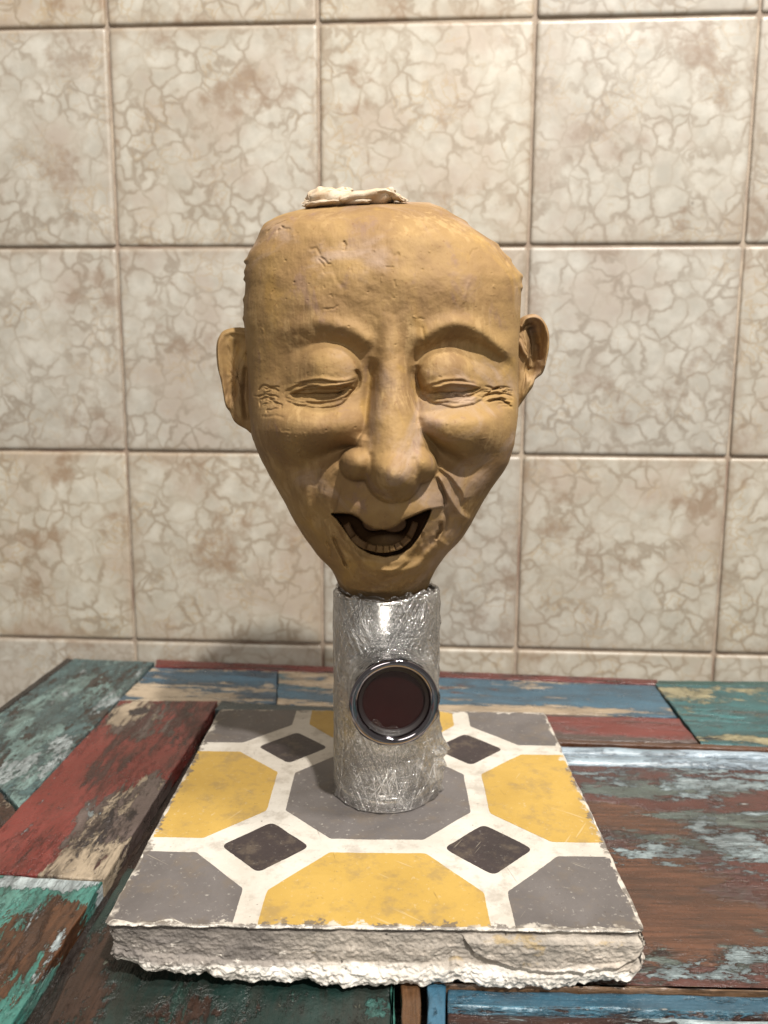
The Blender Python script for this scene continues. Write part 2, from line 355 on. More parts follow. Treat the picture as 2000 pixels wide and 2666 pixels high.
# ------------------------------------------------------------------ clay material
def clay_material():
    g = G('modelling_clay'); co = g.coord()
    c = lin('#94784f'); d = lin('#806545'); gr = lin('#9c8674'); ye = lin('#b28e48')
    n1 = g.noise(co, 28, 4, .6, .6); n2 = g.noise(g.mapping(co, (3, 1, 7)), 22, 5, .62, 1.0); n3 = g.noise(g.mapping(co, (9, 4, 2)), 35, 5, .6, .8)
    col = g.mix(g.step(n1, .35, .65), d, c)
    col = g.mix(g.math('MULTIPLY', g.step(n2, .50, .68), .80), col, gr)
    col = g.mix(g.math('MULTIPLY', g.step(n3, .54, .72), .32), col, ye)
    st = g.noise(g.mapping(co, sc=(1, 1, .18)), 260, 3, .6)
    col = g.mix(g.math('MULTIPLY', g.math('MULTIPLY', g.step(st, .45, .65), g.step(g.noise(g.mapping(co, (2, 7, 3)), 30, 4), .45, .62)), .42), col, lin('#b5986c'))
    sm_ = g.math('MULTIPLY', g.step(g.noise(g.mapping(co, (5, 5, 1), sc=(1, 1, .7)), 62, 5, .65, .6), .57, .70), .60); col = g.mix(sm_, col, lin('#7d6457'))
    pit = g.step(g.noise(co, 520, 2, .5), .67, .74)
    col = g.mix(g.math('MULTIPLY', pit, .35), col, lin('#6e4a2c'))
    recess_shade = g.n('Attribute', out=2, attribute_name='recess_shade') 
    col = g.mix(recess_shade, col, lin('#3a2414'))  # shade of mouth, cuts and ear hollows mixed in as dark brown
    nb = g.noise(co, 420, 5, .6); nf = g.noise(g.mapping(co, sc=(1, 1, .22)), 900, 3, .6)
    h = g.math('ADD', g.math('MULTIPLY', nb, .7), g.math('MULTIPLY', nf, .35))
    b = g.bump(g.math('ADD', h, g.math('MULTIPLY', g.noise(co, 130, 4, .6), .6)), .5, .0005)
    r = g.math('ADD', .58, g.math('MULTIPLY', n2, .16))
    g.fin(col, r, b); g.b.inputs['Specular IOR Level'].default_value = .16
    return g.m
CLAY = clay_material()

# ------------------------------------------------------------------ head
YC = 0.008
Lp = [(437.5, 775), (440, 715), (446, 680), (452, 655), (461, 622), (469, 600), (480, 585), (494, 570), (524, 558), (552, 543), (584, 537), (640, 535), (700, 535), (750, 539), (842, 545), (900, 547), (934, 549), (966, 559), (1001, 574), (1037, 593), (1073, 614), (1117, 635), (1157, 659), (1193, 686), (1217, 712), (1235, 722), (1249, 728), (1273, 738), (1296, 742)]
Rp = [(437.5, 925), (440, 936), (446, 950), (452, 963), (462, 977), (476, 1000), (492, 1018), (524, 1064), (554, 1092), (579, 1110), (602, 1120), (640, 1120), (703, 1117), (780, 1116), (850, 1115), (888, 1115), (917, 1112), (961, 1106), (997, 1094), (1037, 1070), (1073, 1046), (1125, 1018), (1161, 994), (1189, 966), (1221, 942), (1249, 928), (1269, 922), (1296, 918)]
DF = [(437.5, 10), (445, 22), (460, 34), (485, 43), (520, 48), (600, 52), (700, 53), (800, 52), (900, 53), (1000, 52), (1080, 48), (1140, 43), (1200, 36), (1240, 29), (1270, 22), (1296, 20)]
DB = [(437.5, 18), (460, 34), (500, 46), (600, 56), (800, 58), (950, 50), (1100, 34), (1200, 25), (1270, 20), (1296, 19)]
def build_head(parent):
    vs = np.concatenate([np.linspace(437.5, 447, 16)[:-1], np.linspace(447, 480, 40)[:-1], np.linspace(480, 1296, 690)])
    itp = lambda T: np.interp(vs, [a for a, _ in T], [b for _, b in T])
    sm = lambda a: np.convolve(np.pad(a, 6, mode='edge'), np.ones(13)/13, 'valid')
    jag = .7*smooth1(len(vs), 14) + .12*smooth1(len(vs), 5)
    uL, uR, df, db = sm(itp(Lp)) + jag, sm(itp(Rp)) + .6*smooth1(len(vs), 14), sm(itp(DF))/1000, sm(itp(DB))/1000
    NF, NB = 560, 120; rows = []; wts = []
    for i, v in enumerate(vs):
        a = on_y(uL[i]*K, v*K, YC); b = on_y(uR[i]*K, v*K, YC); z = .5*(a[2] + b[2]); xc = .5*(a[0] + b[0]); hw = .5*(b[0] - a[0])
        n = np.interp(v, [437, 500, 900, 1150, 1296], [2.1, 2.45, 2.45, 2.25, 2.0])
        def half(d, sgn, cnt):
            t = np.linspace(0, np.pi, 900); x = -hw*np.sign(np.cos(t))*np.abs(np.cos(t))**(2/n); y = sgn*d*np.abs(np.sin(t))**(2/n)
            s = np.concatenate([[0], np.cumsum(np.hypot(np.diff(x), np.diff(y)))]); q = np.linspace(0, s[-1], cnt+1)[:-1]
            x, y = np.interp(q, s, x), np.interp(q, s, y)
            return x, y
        xf, yf = half(df[i], -1, NF); xb, yb = half(db[i], 1, NB)
        x = np.concatenate([xf, -xb]) + xc; y = np.concatenate([yf, yb]) + YC
        tp = np.interp(v, [437, 1080, 1220], [.85, .85, 0.0])           # the clay leans in towards crown and jaw at the front
        zz = .197 + (z - .197)*(1 - tp*np.clip(YC - y, 0, 1)/.376)
        rows.append(np.stack([x, y, zz], 1))
        w = np.concatenate([np.clip(-yf/(df[i]*.45), 0, 1), np.zeros(NB)]); wts.append(w*w*(3-2*w))
    P = np.array(rows); Wt = np.array(wts)
    # the crown: rows near the top lean back a little, then the lid
    nr, nc = P.shape[:2]
    u, v = project(P.reshape(-1, 3)); u, v = u/K, v/K
    R = sample(RELIEF, u, v)
    w = Wt.ravel(); Q = P.reshape(-1, 3)
    d = Q - CAM; L = np.linalg.norm(d, axis=1, keepdims=True)
    Q = Q - d/L*(R*w*.001)[:, None]
    # rough sides and back
    th = np.linspace(0, 1, nc, endpoint=False); sn = gauss(rng.standard_normal((nr, nc)), 4); sn /= sn.std(); s2 = gauss(rng.standard_normal((nr, nc)), 11); s2 /= s2.std()
    ring = np.repeat(np.clip((P[:, :, 0].max(1) - P[:, :, 0].min(1))/.12, 0, 1)**2, nc)
    nv = (Q - np.array([0.002, YC, 0])) * np.array([1, 1, 0]); nv /= np.linalg.norm(nv, axis=1, keepdims=True) + 1e-9
    Q = Q + nv*(((1-w)*(.10*sn.ravel() + .35*s2.ravel())*ring)*.001)[:, None]
    vr = np.repeat(vs, nc)                       # torn lumps of clay at the temples
    for v0, sd, am, sg in ((568, -1, 1.9, 6), (590, -1, .8, 9), (606, -1, 1.2, 5), (650, -1, .9, 7), (690, -1, .6, 6), (486, -1, .9, 6), (594, 1, 1.3, 9), (560, 1, .9, 6), (620, 1, .7, 7), (528, 1, 1.0, 7), (478, 1, .8, 6)):
        ext = np.repeat(P[:, :, 0].min(1) if sd < 0 else P[:, :, 0].max(1), nc)
        yo = YC - .010 + .008*math.sin(v0)
        Q[:, 0] += sd*am*.001*np.exp(-((vr - v0 - 250*(Q[:, 1] - yo))/sg)**2)*np.exp(-((Q[:, 0] - ext)/.003)**2)*np.exp(-((Q[:, 1] - yo)/.014)**2)
    top = np.array([[P[0, :, 0].mean(), P[0, :, 1].mean(), P[0, :, 2].mean() + .0006]]); bot = np.array([[P[-1, :, 0].mean(), YC, P[-1, 0, 2]]])
    V = np.vstack([Q, top, bot]); F4 = grid_faces(nr, nc, wrap=True, flip=True)
    t = nr*nc; j = np.arange(nc); j2 = (j+1) % nc
    F = [tuple(f) for f in F4]
    me_faces = F4.tolist() + np.stack([j, j2, np.full(nc, t)], 1).tolist() + np.stack([(nr-1)*nc + j2, (nr-1)*nc + j, np.full(nc, t+1)], 1).tolist()
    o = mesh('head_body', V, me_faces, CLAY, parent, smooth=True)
    at = o.data.attributes.new('recess_shade', 'FLOAT', 'POINT'); gr = np.zeros(len(V))
    # shade painted into the clay colour inside the mouth and in the deep cuts
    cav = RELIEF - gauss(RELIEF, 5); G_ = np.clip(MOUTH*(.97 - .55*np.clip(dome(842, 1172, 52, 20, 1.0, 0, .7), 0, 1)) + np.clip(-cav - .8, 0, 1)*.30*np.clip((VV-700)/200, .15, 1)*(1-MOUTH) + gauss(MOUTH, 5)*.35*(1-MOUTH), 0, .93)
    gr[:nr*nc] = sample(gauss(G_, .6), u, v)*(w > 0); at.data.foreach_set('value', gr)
    return o
head = thing('clay_head', 'ochre clay head of a laughing bald man with closed eyes, on the metal pipe', 'sculpture', (0.002, YC, 0.10))
def attach(o, p):
    o.parent = p; o.matrix_parent_inverse = Matrix.Translation(-Vector(p.location)); return o
attach(build_head(None), head)

def ear(name, outline, centre, depth, relief, thick, lab):
    """closed lens-shaped ear: outline measured on the photo, front and back surfaces"""
    P = catmull(np.vstack([outline, outline[:1]]), 181)[:-1]; c = np.array(centre); nr = 60
    rr = np.sin(np.linspace(0, 1, nr)*np.pi/2)
    g = c + (P - c)[None]*rr[:, None, None]
    hv = relief(g[..., 0], g[..., 1], rr[:, None]*np.ones(len(P)))
    edge = np.clip(1 - rr**6, 0, 1)[:, None]**.5
    u, v = g[..., 0], g[..., 1]
    base = np.array([[on_y(u[i, j]*K, v[i, j]*K, depth(u[i, j])) for j in range(len(P))] for i in range(nr)])
    n = gauss(rng.standard_normal(u.shape), 2.5); n /= n.std()
    fr = base.copy(); fr[..., 1] -= (hv + .22*n)*edge*.001 ; bk = base.copy(); bk[..., 1] += thick*edge*.001
    m = len(P); V = np.vstack([fr.reshape(-1, 3), bk.reshape(-1, 3)])
    F1 = grid_faces(nr, m, wrap=True); F2 = grid_faces(nr, m, wrap=True, flip=True) + nr*m
    o = mesh(name, V, np.vstack([F1, F2]), CLAY, None, smooth=True)
    at = o.data.attributes.new('recess_shade', 'FLOAT', 'POINT'); gr = np.zeros(len(V)); gr[:nr*m] = np.clip((-hv.ravel() - .5)*.10, 0, .35); at.data.foreach_set('value', gr)  # ear hollows coloured darker with depth, as painted shade
    bmf = o.data; attach(o, head)
    if lab: o['label'] = lab
    return o
def seg(u, v, P, w, h):
    P = catmull(P, 24); d = np.full(np.shape(u), 1e9)
    for a, b in zip(P[:-1], P[1:]):
        e = b - a; t = np.clip(((u-a[0])*e[0] + (v-a[1])*e[1])/((e*e).sum()+1e-9), 0, 1); d = np.minimum(d, np.hypot(u-a[0]-t*e[0], v-a[1]-t*e[1]))
    return h*np.exp(-(d/w)**2)
def rel_right(u, v, r):
    h = 3.0 + 0*u
    h = h + seg(u, v, [(1122, 705), (1132, 690), (1152, 685), (1172, 697), (1180, 725), (1181, 760), (1174, 790)], 6, 3.5)
    h = h - seg(u, v, [(1150, 712), (1155, 740), (1153, 770), (1148, 795)], 13, 8.5)
    h = h + seg(u, v, [(1120, 740), (1128, 760), (1140, 775), (1146, 790)], 6, 2.5) + seg(u, v, [(1140, 830), (1130, 850)], 14, 1.5)
    h = h - seg(u, v, [(1128, 716), (1136, 704), (1148, 700)], 3, 2.0) - seg(u, v, [(1164, 745), (1166, 775)], 4, 2.0)
    return h
def rel_left(u, v, r):
    h = 3.0 + 0*u
    h = h + seg(u, v, [(532, 722), (505, 716), (484, 724), (475, 750), (477, 795), (486, 840), (493, 880)], 7, 2.6)
    h = h - seg(u, v, [(512, 745), (502, 770), (500, 810), (506, 850)], 11, 2.6) - seg(u, v, [(534, 800), (530, 850), (536, 900)], 6, 2.2)
    h = h + seg(u, v, [(520, 830), (518, 870), (524, 905)], 8, 1.4)
    return h
ear('ear', [(1108, 700), (1119, 692), (1131, 683), (1152, 678), (1170, 687), (1184, 713), (1186, 745), (1179, 782), (1172, 806), (1156, 820), (1150, 836), (1138, 853), (1124, 874), (1112, 886), (1100, 850), (1100, 780)], (1140, 770), lambda u: .010 - (u-1115)*.00004, rel_right, 6, 'right-hand ear in the photo, deeply hollowed with a thick rim')
ear('ear', [(552, 712), (520, 707), (498, 709), (479, 718), (468, 745), (470, 790), (478, 822), (483, 850), (488, 876), (497, 890), (508, 912), (530, 926), (556, 938), (562, 860), (562, 780)], (515, 810), lambda u: .010 + (u-545)*.00003, rel_left, 6, 'left-hand ear in the photo, smooth and shallow')

# lower teeth: separate small clay teeth in an arc, part of the sculpture
arc_ = catmull(A2((625, 755), (652, 806), (698, 856), (765, 884), (832, 891), (895, 880), (950, 842), (980, 795), (998, 745)), 201)
arc = arc_[[0, 34, 66, 84, 98, 110, 122, 136, 158, 200]]
for i in range(len(arc)-1):
    i_a, i_b = [0, 34, 66, 84, 98, 110, 122, 136, 158, 200][i:i+2]; a, b = arc[i], arc[i+1]; m_ = (a+b)/2; e = b - a; L = np.hypot(*e); e = e/L; nrm = np.array([-e[1], e[0]])
    hw_, hh_ = L*.5, 7.6
    nu, nv_ = 9, 9; s = np.linspace(-1, 1, nu); V = []
    yb = -0.0388 + .00003*abs(m_[0]-838)*2
    for q in s:
        for p_ in s:
            fq = (i_a + (i_b-i_a)*(p_*1.01+1)/2); pt = arc_[min(200, max(0, int(round(fq))))]*(1-(fq%1)*0); i0_ = min(199, max(0, int(fq))); pt = arc_[i0_]*(1-(fq-i0_)) + arc_[i0_+1]*(fq-i0_); tg = arc_[min(200, i0_+3)] - arc_[max(0, i0_-3)]; tg = tg/np.hypot(*tg); pt = pt + np.array([-tg[1], tg[0]])*q*hh_*(1 + .05*math.sin(i*2.3))
            k = max(0, (1-p_**10)*(1-q**6))**.5
            V.append(on_y(pt[0]*K, pt[1]*K, yb - .0012*k + rng.normal()*.00005))
    n0 = len(V)
    for q in (-1, 1):
        for p_ in (-1, 1):
            pt = m_ + e*p_*hw_ + nrm*q*hh_; V.append(on_y(pt[0]*K, pt[1]*K, yb + .005))
    Fc = grid_faces(nu, nu).tolist()
    o = mesh('tooth', V, Fc + [[n0, n0+1, nu-1, 0], [n0+3, n0+2, nu*(nu-1), nu*nu-1], [n0+2, n0, 0, nu*(nu-1)], [n0+1, n0+3, nu*nu-1, nu-1]], CLAY, None, smooth=True)
    at = o.data.attributes.new('recess_shade', 'FLOAT', 'POINT'); at.data.foreach_set('value', np.full(len(V), .45 + .45*abs(i-4)/4.5))  # shade tint on the teeth, stronger towards the mouth corners
    attach(o, head)

# ------------------------------------------------------------------ tiled wall
WY, WYAW, WU, WV_, SW, SH = 0.262, -0.045, -0.209, 0.4607, 0.1579, 0.1577
we = np.array([math.cos(WYAW), math.sin(WYAW), 0]); wn = np.array([math.sin(WYAW), -math.cos(WYAW), 0])   # wn points to the camera
def wall_pt(a, z, out=0.0): return np.array([0, WY, 0]) + we*a + np.array([0, 0, z]) + wn*out
def tile_material():
    g = G('marbled_glaze'); co = g.coord(); rn = g.n('ObjectInfo', out=5)
    off = g.n('CombineXYZ', {0: g.math('MULTIPLY', rn, 37.0), 1: g.math('MULTIPLY', rn, 91.0), 2: g.math('MULTIPLY', rn, 13.0)})
    p = g.vmath('ADD', co, off)
    w1 = g.vmath('SUBTRACT', g.noisec(p, 30, 3), (.5, .5, .5)); w2 = g.vmath('SUBTRACT', g.noisec(p, 110, 3), (.5, .5, .5))
    q = g.vmath('ADD', p, g.vmath('SCALE', w1, sc=.030)); q = g.vmath('ADD', q, g.vmath('SCALE', w2, sc=.010))
    def edge(v, s): return g.n('TexVoronoi', {'Vector': v, 'Scale': s}, feature='DISTANCE_TO_EDGE')
    e1 = edge(q, 58); e2 = edge(g.vmath('ADD', q, (3.1, .7, 2.2)), 96)
    n1 = g.noise(p, 34, 3); n2 = g.noise(g.vmath('ADD', p, (5, 5, 5)), 17, 4, .6)
    wd_ = g.math('ADD', .05, g.math('MULTIPLY', n1, .15))
    v1 = g.math('SUBTRACT', 1.0, g.n('MapRange', {0: e1, 1: 0.0, 2: wd_, 3: 0.0, 4: 1.0}, interpolation_type='SMOOTHSTEP'))
    v1 = g.math('MULTIPLY', v1, g.math('ADD', .25, g.math('MULTIPLY', g.step(n1, .36, .60), .75)))
    v2 = g.math('SUBTRACT', 1.0, g.step(e2, 0.0, .09)); v2 = g.math('MULTIPLY', v2, g.step(g.noise(g.vmath('ADD', p, (9, 2, 1)), 26, 3), .48, .62))
    halo = g.math('SUBTRACT', 1.0, g.step(e1, .0, .36))
    base = g.mix(g.step(g.noise(p, 55, 4, .6), .3, .7), lin('#a19b8d'), lin('#b6b1a4'))
    tint = g.mix(g.step(n2, .42, .62), lin('#968c7b'), lin('#9e8d7c'))
    col = g.mix(g.math('MULTIPLY', g.step(n2, .46, .70), .75), base, tint)
    col = g.mix(g.math('MULTIPLY', halo, .35), col, lin('#a69a86'))
    col = g.mix(g.math('MULTIPLY', v2, .62), col, lin('#a08a68'))
    col = g.mix(g.math('MULTIPLY', v1, .66), col, lin('#7f6f5a'))
    sx_ = g.n('SeparateXYZ', {0: co}); ed_ = g.math('MAXIMUM', g.math('ABSOLUTE', sx_), g.math('ABSOLUTE', sx_.node.outputs[2]))
    ed_ = g.math('ADD', ed_, g.math('MULTIPLY', g.noise(p, 40, 4, .6), .030)); col = g.mix(g.math('MULTIPLY', g.step(ed_, .082, .098), .55), col, lin('#8f7c66'))
    blot = g.step(g.noise(g.vmath('ADD', p, (1, 8, 4)), 20, 5, .65), .54, .70)
    col = g.mix(g.math('MULTIPLY', blot, .80), col, lin('#82694f'))
    dots = g.step(g.n('TexVoronoi', {'Vector': p, 'Scale': 30}), .0, .06)
    keep = g.step(g.noise(p, 45, 1), .60, .62)
    spot = g.math('MULTIPLY', g.math('SUBTRACT', 1.0, dots), keep)
    col = g.mix(g.math('MULTIPLY', spot, .5), col, lin('#54483a'))
    hue = g.n('HueSaturation', {'Hue': .5, 'Saturation': g.math('ADD', .68, g.math('MULTIPLY', rn, .3)), 'Value': g.math('ADD', .95, g.math('MULTIPLY', rn, .1)), 'Color': col})
    h = g.math('ADD', g.noise(p, 60, 3), g.math('MULTIPLY', v1, -.12))
    g.fin(hue, g.math('ADD', .30, g.math('MULTIPLY', n1, .16)), g.bump(h, .35, .0006)); g.b.inputs['Specular IOR Level'].default_value = .45
    return g.m
TILE = tile_material()
def grout_material():
    g = G('stained_grout'); co = g.coord(); n = g.noise(co, 60, 5, .65)
    col = g.mix(g.step(n, .35, .68), lin('#8f8072'), lin('#aa9c8b')); col = g.mix(g.step(g.noise(co, 14, 3), .5, .72), col, lin('#80695a'))
    return g.fin(col, .85, g.bump(g.noise(co, 900, 4, .7), .6, .0006))
GROUT = grout_material()
wall = thing('tiled_wall', 'wall of beige marbled square tiles with brown grout behind the table', 'wall', tuple(wall_pt(0, -.2)))
wv = [wall_pt(-1.0, -.62, -.0022), wall_pt(1.0, -.62, -.0022), wall_pt(1.0, .95, -.0022), wall_pt(-1.0, .95, -.0022)]
wv += [v - wn*.06 for v in wv]
attach(mesh('grout', wv, [[0, 1, 2, 3], [4, 7, 6, 5], [0, 4, 5, 1], [1, 5, 6, 2], [2, 6, 7, 3], [3, 7, 4, 0]], GROUT), wall)
def rtile(a0, a1, z0, z1):
    """one glazed tile with a cushioned edge"""
    prof = [(0.0, -.0050), (0.0, -.0014), (.0005, -.0006), (.0014, -.00012), (.0030, 0.0)]
    V = []; nseg = 5; r0 = .0022
    for ins, out in prof:
        r = max(.0006, r0 - ins*.3)
        for cx, cz, st in ((a1-ins-r, z1-ins-r, 0), (a0+ins+r, z1-ins-r, 1), (a0+ins+r, z0+ins+r, 2), (a1-ins-r, z0+ins+r, 3)):
            for k in range(nseg):
                t = (st + k/(nseg-1))*math.pi/2; V.append((cx + r*math.cos(t), -out, cz + r*math.sin(t)))
    m = 4*nseg; Fc = grid_faces(len(prof), m, wrap=True).tolist(); Fc.append([(len(prof)-1)*m + k for k in range(m)])
    return V, Fc
gj = random.Random(4)
for j in range(-1, 6):
    for i in range(-2, 5):
        if j == 5 and not (0 <= i <= 3): continue
        g0 = .0011
        a0, a1 = WU + i*SW + g0, WU + (i+1)*SW - g0; z1, z0 = WV_ - j*SH - g0, WV_ - (j+1)*SH + g0
        ca, cz = (a0+a1)/2, (z0+z1)/2
        V, Fc = rtile(a0-ca, a1-ca, z0-cz, z1-cz)
        o = mesh('tile', V, Fc, TILE, smooth=True)
        for p_ in o.data.polygons: p_.use_smooth = len(p_.vertices) == 4
        o.data.polygons[-1].use_smooth = True
        o.location = tuple(wall_pt(ca, cz, gj.uniform(-.0003, .0004)))
        o.rotation_euler = (gj.gauss(0, .0035), gj.gauss(0, .0018), WYAW + gj.gauss(0, .003))
        wl = o.location.copy(); o.parent = wall; o.location = wl - wall.location

# ------------------------------------------------------------------ reclaimed-wood table
TZ = -0.0235
def T(px, py, z=None): p = on_z(px, py, TZ if z is None else z); return (p[0], p[1])
def paint(name, wood, layers, ang=0.0, seed=0, gloss=.20, wood2=None, bump=1.0):
    """wood with worn coats of paint; layers = (colour, threshold, scale, stretch, blobs)"""
    g = G(name); co = g.coord()
    p = g.mapping(co, (seed*1.7, seed*.9, seed*.3), (0, 0, -ang)) if True else co
    gr = g.noise(g.mapping(p, sc=(.06, 1, 1)), 420, 4, .65, .4); gr2 = g.noise(g.mapping(p, sc=(.12, 1, 1)), 90, 4, .6, 1.2)
    w2 = wood2 or tuple(x*.42 for x in wood[:3]) + (1,)
    col = g.mix(g.step(gr, .30, .70), w2, wood); col = g.mix(g.math('MULTIPLY', g.step(gr2, .45, .7), .6), col, w2)
    h = g.math('MULTIPLY', gr, .35); rough = gloss + .18
    xyz = g.n('SeparateXYZ', {0: co}); X, Y = xyz, xyz.node.outputs[1]
    for k, (c, th, sc, st, bl) in enumerate(layers):
        pp = g.mapping(p, (k*3.3 + seed, k*5.1, k*1.3), sc=(1.0/st, 1, 1))
        n = g.math('ADD', g.math('MULTIPLY', g.noise(pp, sc, 8, .66, .35), .62), g.math('ADD', g.math('MULTIPLY', g.noise(pp, sc*6.5, 5, .75, .6), .26), g.math('MULTIPLY', g.noise(g.mapping(p, (k, k*2, 0), sc=(.12, 1, 1)), 330, 3, .7), .12)))
        for (bx, by, rx, ry, kk) in bl:
            dx = g.math('DIVIDE', g.math('SUBTRACT', X, bx), rx); dy = g.math('DIVIDE', g.math('SUBTRACT', Y, by), ry)
            d2 = g.math('ADD', g.math('MULTIPLY', dx, dx), g.math('MULTIPLY', dy, dy))
            n = g.math('ADD', n, g.math('MULTIPLY', g.math('POWER', 2.718, g.math('MULTIPLY', d2, -1.0)), kk))
        m = g.step(n, th - .006, th + .006); soft = g.step(n, th - .03, th + .05)
        cv = g.mix(g.step(g.noise(pp, sc*2.3, 5, .6), .35, .65), c, tuple(min(1, x*1.30 + .012) for x in c[:3]) + (1,))
        cv = g.mix(g.math('MULTIPLY', g.step(g.noise(g.mapping(pp, sc=(.3, 1, 1)), sc*7, 3, .6), .55, .75), .45), cv, tuple(x*.62 for x in c[:3]) + (1,))
        halo = g.math('MULTIPLY', g.math('SUBTRACT', g.step(n, th - .045, th), m), .45)
        col = g.mix(halo, col, tuple(x*.5 for x in w2[:3]) + (1,))
        col = g.mix(m, col, cv)
        h = g.math('ADD', h, g.math('MULTIPLY', soft, .55))
    h = g.math('ADD', h, g.math('MULTIPLY', g.noise(p, 240, 5, .65), .55))
    r = g.math('ADD', gloss - .05, g.math('MULTIPLY', g.noise(p, 130, 4, .6), .30))
    dirt = g.step(g.noise(g.mapping(p, (8, 8, 8), sc=(.35, 1, 1)), 60, 6, .7), .44, .66)
    col = g.mix(g.math('MULTIPLY', dirt, .42), col, lin('#3b2c24'))
    col = g.n('HueSaturation', {'Hue': .5, 'Saturation': .93, 'Value': .62, 'Color': col})
    g.fin(col, r, g.bump(h, 1.0*bump, .0015)); g.b.inputs['Specular IOR Level'].default_value = .6; g.b.inputs['Coat Weight'].default_value = .10; g.b.inputs['Coat Roughness'].default_value = .16
    return g.m
WOOD = lin('#6b4a30'); DWOOD = lin('#4b3326'); CREAM = lin('#bba88e'); TEALG = lin('#55716b'); TEAL = lin('#3c8078'); BLUE = lin('#3b6f88'); RED = lin('#7d281f')
PALE = lin('#b9c6c8'); GREYW = lin('#6c625c'); DGREEN = lin('#12322b'); BROWNR = lin('#5a2d22')
table = thing('painted_table', 'table of reclaimed boards in worn red, teal, blue and brown paint', 'table', (0.02, 0.03, TZ))
def board(name, pts, mat, top=0.0, thick=.009, bev=.0007, wob=.00025, label=None):
    """a plank: outline in table metres (counter-clockwise or not), eased and slightly ragged top edge"""
    P = [np.array(q, float) for q in pts]
    ar = sum(P[i][0]*P[(i+1) % len(P)][1] - P[(i+1) % len(P)][0]*P[i][1] for i in range(len(P)))
    if ar < 0: P = P[::-1]
    out = []
    for i in range(len(P)):
        a, b = P[i], P[(i+1) % len(P)]; L = np.hypot(*(b-a)); n = max(1, int(L/.006)); n = min(n, 60)
        nn = np.array([(b-a)[1], -(b-a)[0]])/L
        for k in range(n): out.append((a + (b-a)*k/n + nn*rng.normal()*wob*(k > 0), nn))
    c = sum(P)/len(P); m = len(out); V = []
    for ins, z in ((0.0, -thick), (0.0, -bev), (bev*.35, -bev*.3), (bev, 0.0)):
        for q, nn in out:
            V.append((*(q - nn*ins), TZ + top + z))
    Fc = grid_faces(4, m, wrap=True).tolist(); Fc.append([3*m + k for k in range(m)]); Fc.append([m-1-k for k in range(m)])
    o = mesh(name, V, Fc, mat); attach(o, table)
    if label: o['label'] = label
    return o
def cr4(x, y): return T(x*.5425, 1660 + y*.5425)
def cr5(x, y): return T(1000 + x*.6028, 1660 + y*.6028)
def line(a, b, t): return (a[0] + (b[0]-a[0])*t, a[1] + (b[1]-a[1])*t)
def xline(a, b, y): t = (y - a[1])/(b[1]-a[1]); return (a[0] + (b[0]-a[0])*t, y)
FRONT = -0.215
# direction lines, left part
tl0, tl1 = T(181, 1714), T(0, 1850)                    # outer left edge of the table
ab0, ab1 = T(407, 1725), T(81, 2072)                   # joint between the teal and the red plank
bg0, bg1 = T(572, 1825), T(271, 2295)                  # right edge of the red plank
cg1 = T(37, 2660)
angL = math.atan2(bg0[1]-bg1[1], bg0[0]-bg1[0])
back0, back1 = T(181, 1716), T(2000, 1784)
bdir = (np.array(back1) - np.array(back0)); bdir /= np.hypot(*bdir); angB = math.atan2(bdir[1], bdir[0])
LX = -0.52
def bx(px, py, dpy=0): return T(px, py + dpy)
m_a = paint('worn_grey_teal_paint', DWOOD, [(lin('#3a3430'), .44, 40, 2.0, []), (lin('#4d6b6d'), .455, 30, 2.2, []), (lin('#7d9c98'), .52, 45, 2.2, []), (PALE, .585, 60, 2.4, [(*T(250, 1810), .03, .02, .09), (*T(90, 2010), .03, .03, .07)])], angL, 3)
far = xline(tl0, tl1, -.02)
board('plank', [T(192, 1716), T(402, 1724), T(81, 2068), (T(-260, 2420)), T(-700, 2380), T(-3, 1856)][:3] + [line(ab0, ab1, 1.06), T(-10, 2042), T(-60, 2018), T(-60, 1905), T(-2, 1860)], m_a, .0004, label='grey-teal plank with pale chips')
m_a2 = paint('brown_plank_with_cream_stain', lin('#553527'), [(lin('#3b221b'), .52, 30, 2, []), (CREAM, .60, 70, 2, [(*T(15, 2085), .012, .012, .12)])], angL, 9)
board('plank', [T(-12, 2046), line(ab0, ab1, 1.075), line(ab0, ab1, 2.2), T(-500, 2420), T(-420, 2080), T(-64, 2022)], m_a2, -.0002, label='dark brown plank with a cream stain')
m_edge = paint('dark_edge_paint', lin('#3a2a22'), [(lin('#23201f'), .45, 60, 4, []), (lin('#6f6a66'), .62, 80, 3, [])], angL, 5)
board('edge_strip', [T(173, 1714), T(190, 1717), T(-4, 1860), T(-64, 1906), T(-84, 1904)], m_edge, .0002, thick=.02, label='dark left edging')
m_r = paint('worn_red_paint', lin('#55453f'), [(lin('#6a5a55'), .40, 22, 3, []), (CREAM, .545, 34, 2.4, [(*T(560, 1700), .0001, .0001, 0), (*T(345, 1850), .012, .016, .30), (*T(265, 2280), .01, .03, .10), (*T(150, 2230), .02, .02, .10)]),
     (RED, .50, 20, 3.0, [(*T(420, 1840), .05, .02, .10), (*T(300, 1960), .05, .02, .12), (*T(50, 2210), .035, .03, .25), (*T(200, 2050), .03, .03, .10), (*T(300, 2180), .035, .05, -.16), (*T(250, 2220), .03, .04, -.12), (*T(345, 1850), .014, .018, -.28), (*T(480, 1960), .02, .05, .02)]),
     (lin('#4a2824'), .585, 26, 5, [(*T(500, 1900), .02, .06, .06)]), (PALE, .645, 90, 3, [(*T(150, 2120), .03, .05, .05)]), (lin('#3a3234'), .60, 40, 3, [(*T(300, 2180), .03, .05, .06), (*T(370, 1855), .008, .008, .20)])], angL, 12)
rb = [line(ab0, ab1, (T(326, 1822)[1]-ab0[1])/(ab1[1]-ab0[1]) + .015), T(568, 1826), T(271, 2292), T(0, 2276), xline(ab0, ab1, T(-85, 2271)[1]), line(ab0, ab1, 1.02)]
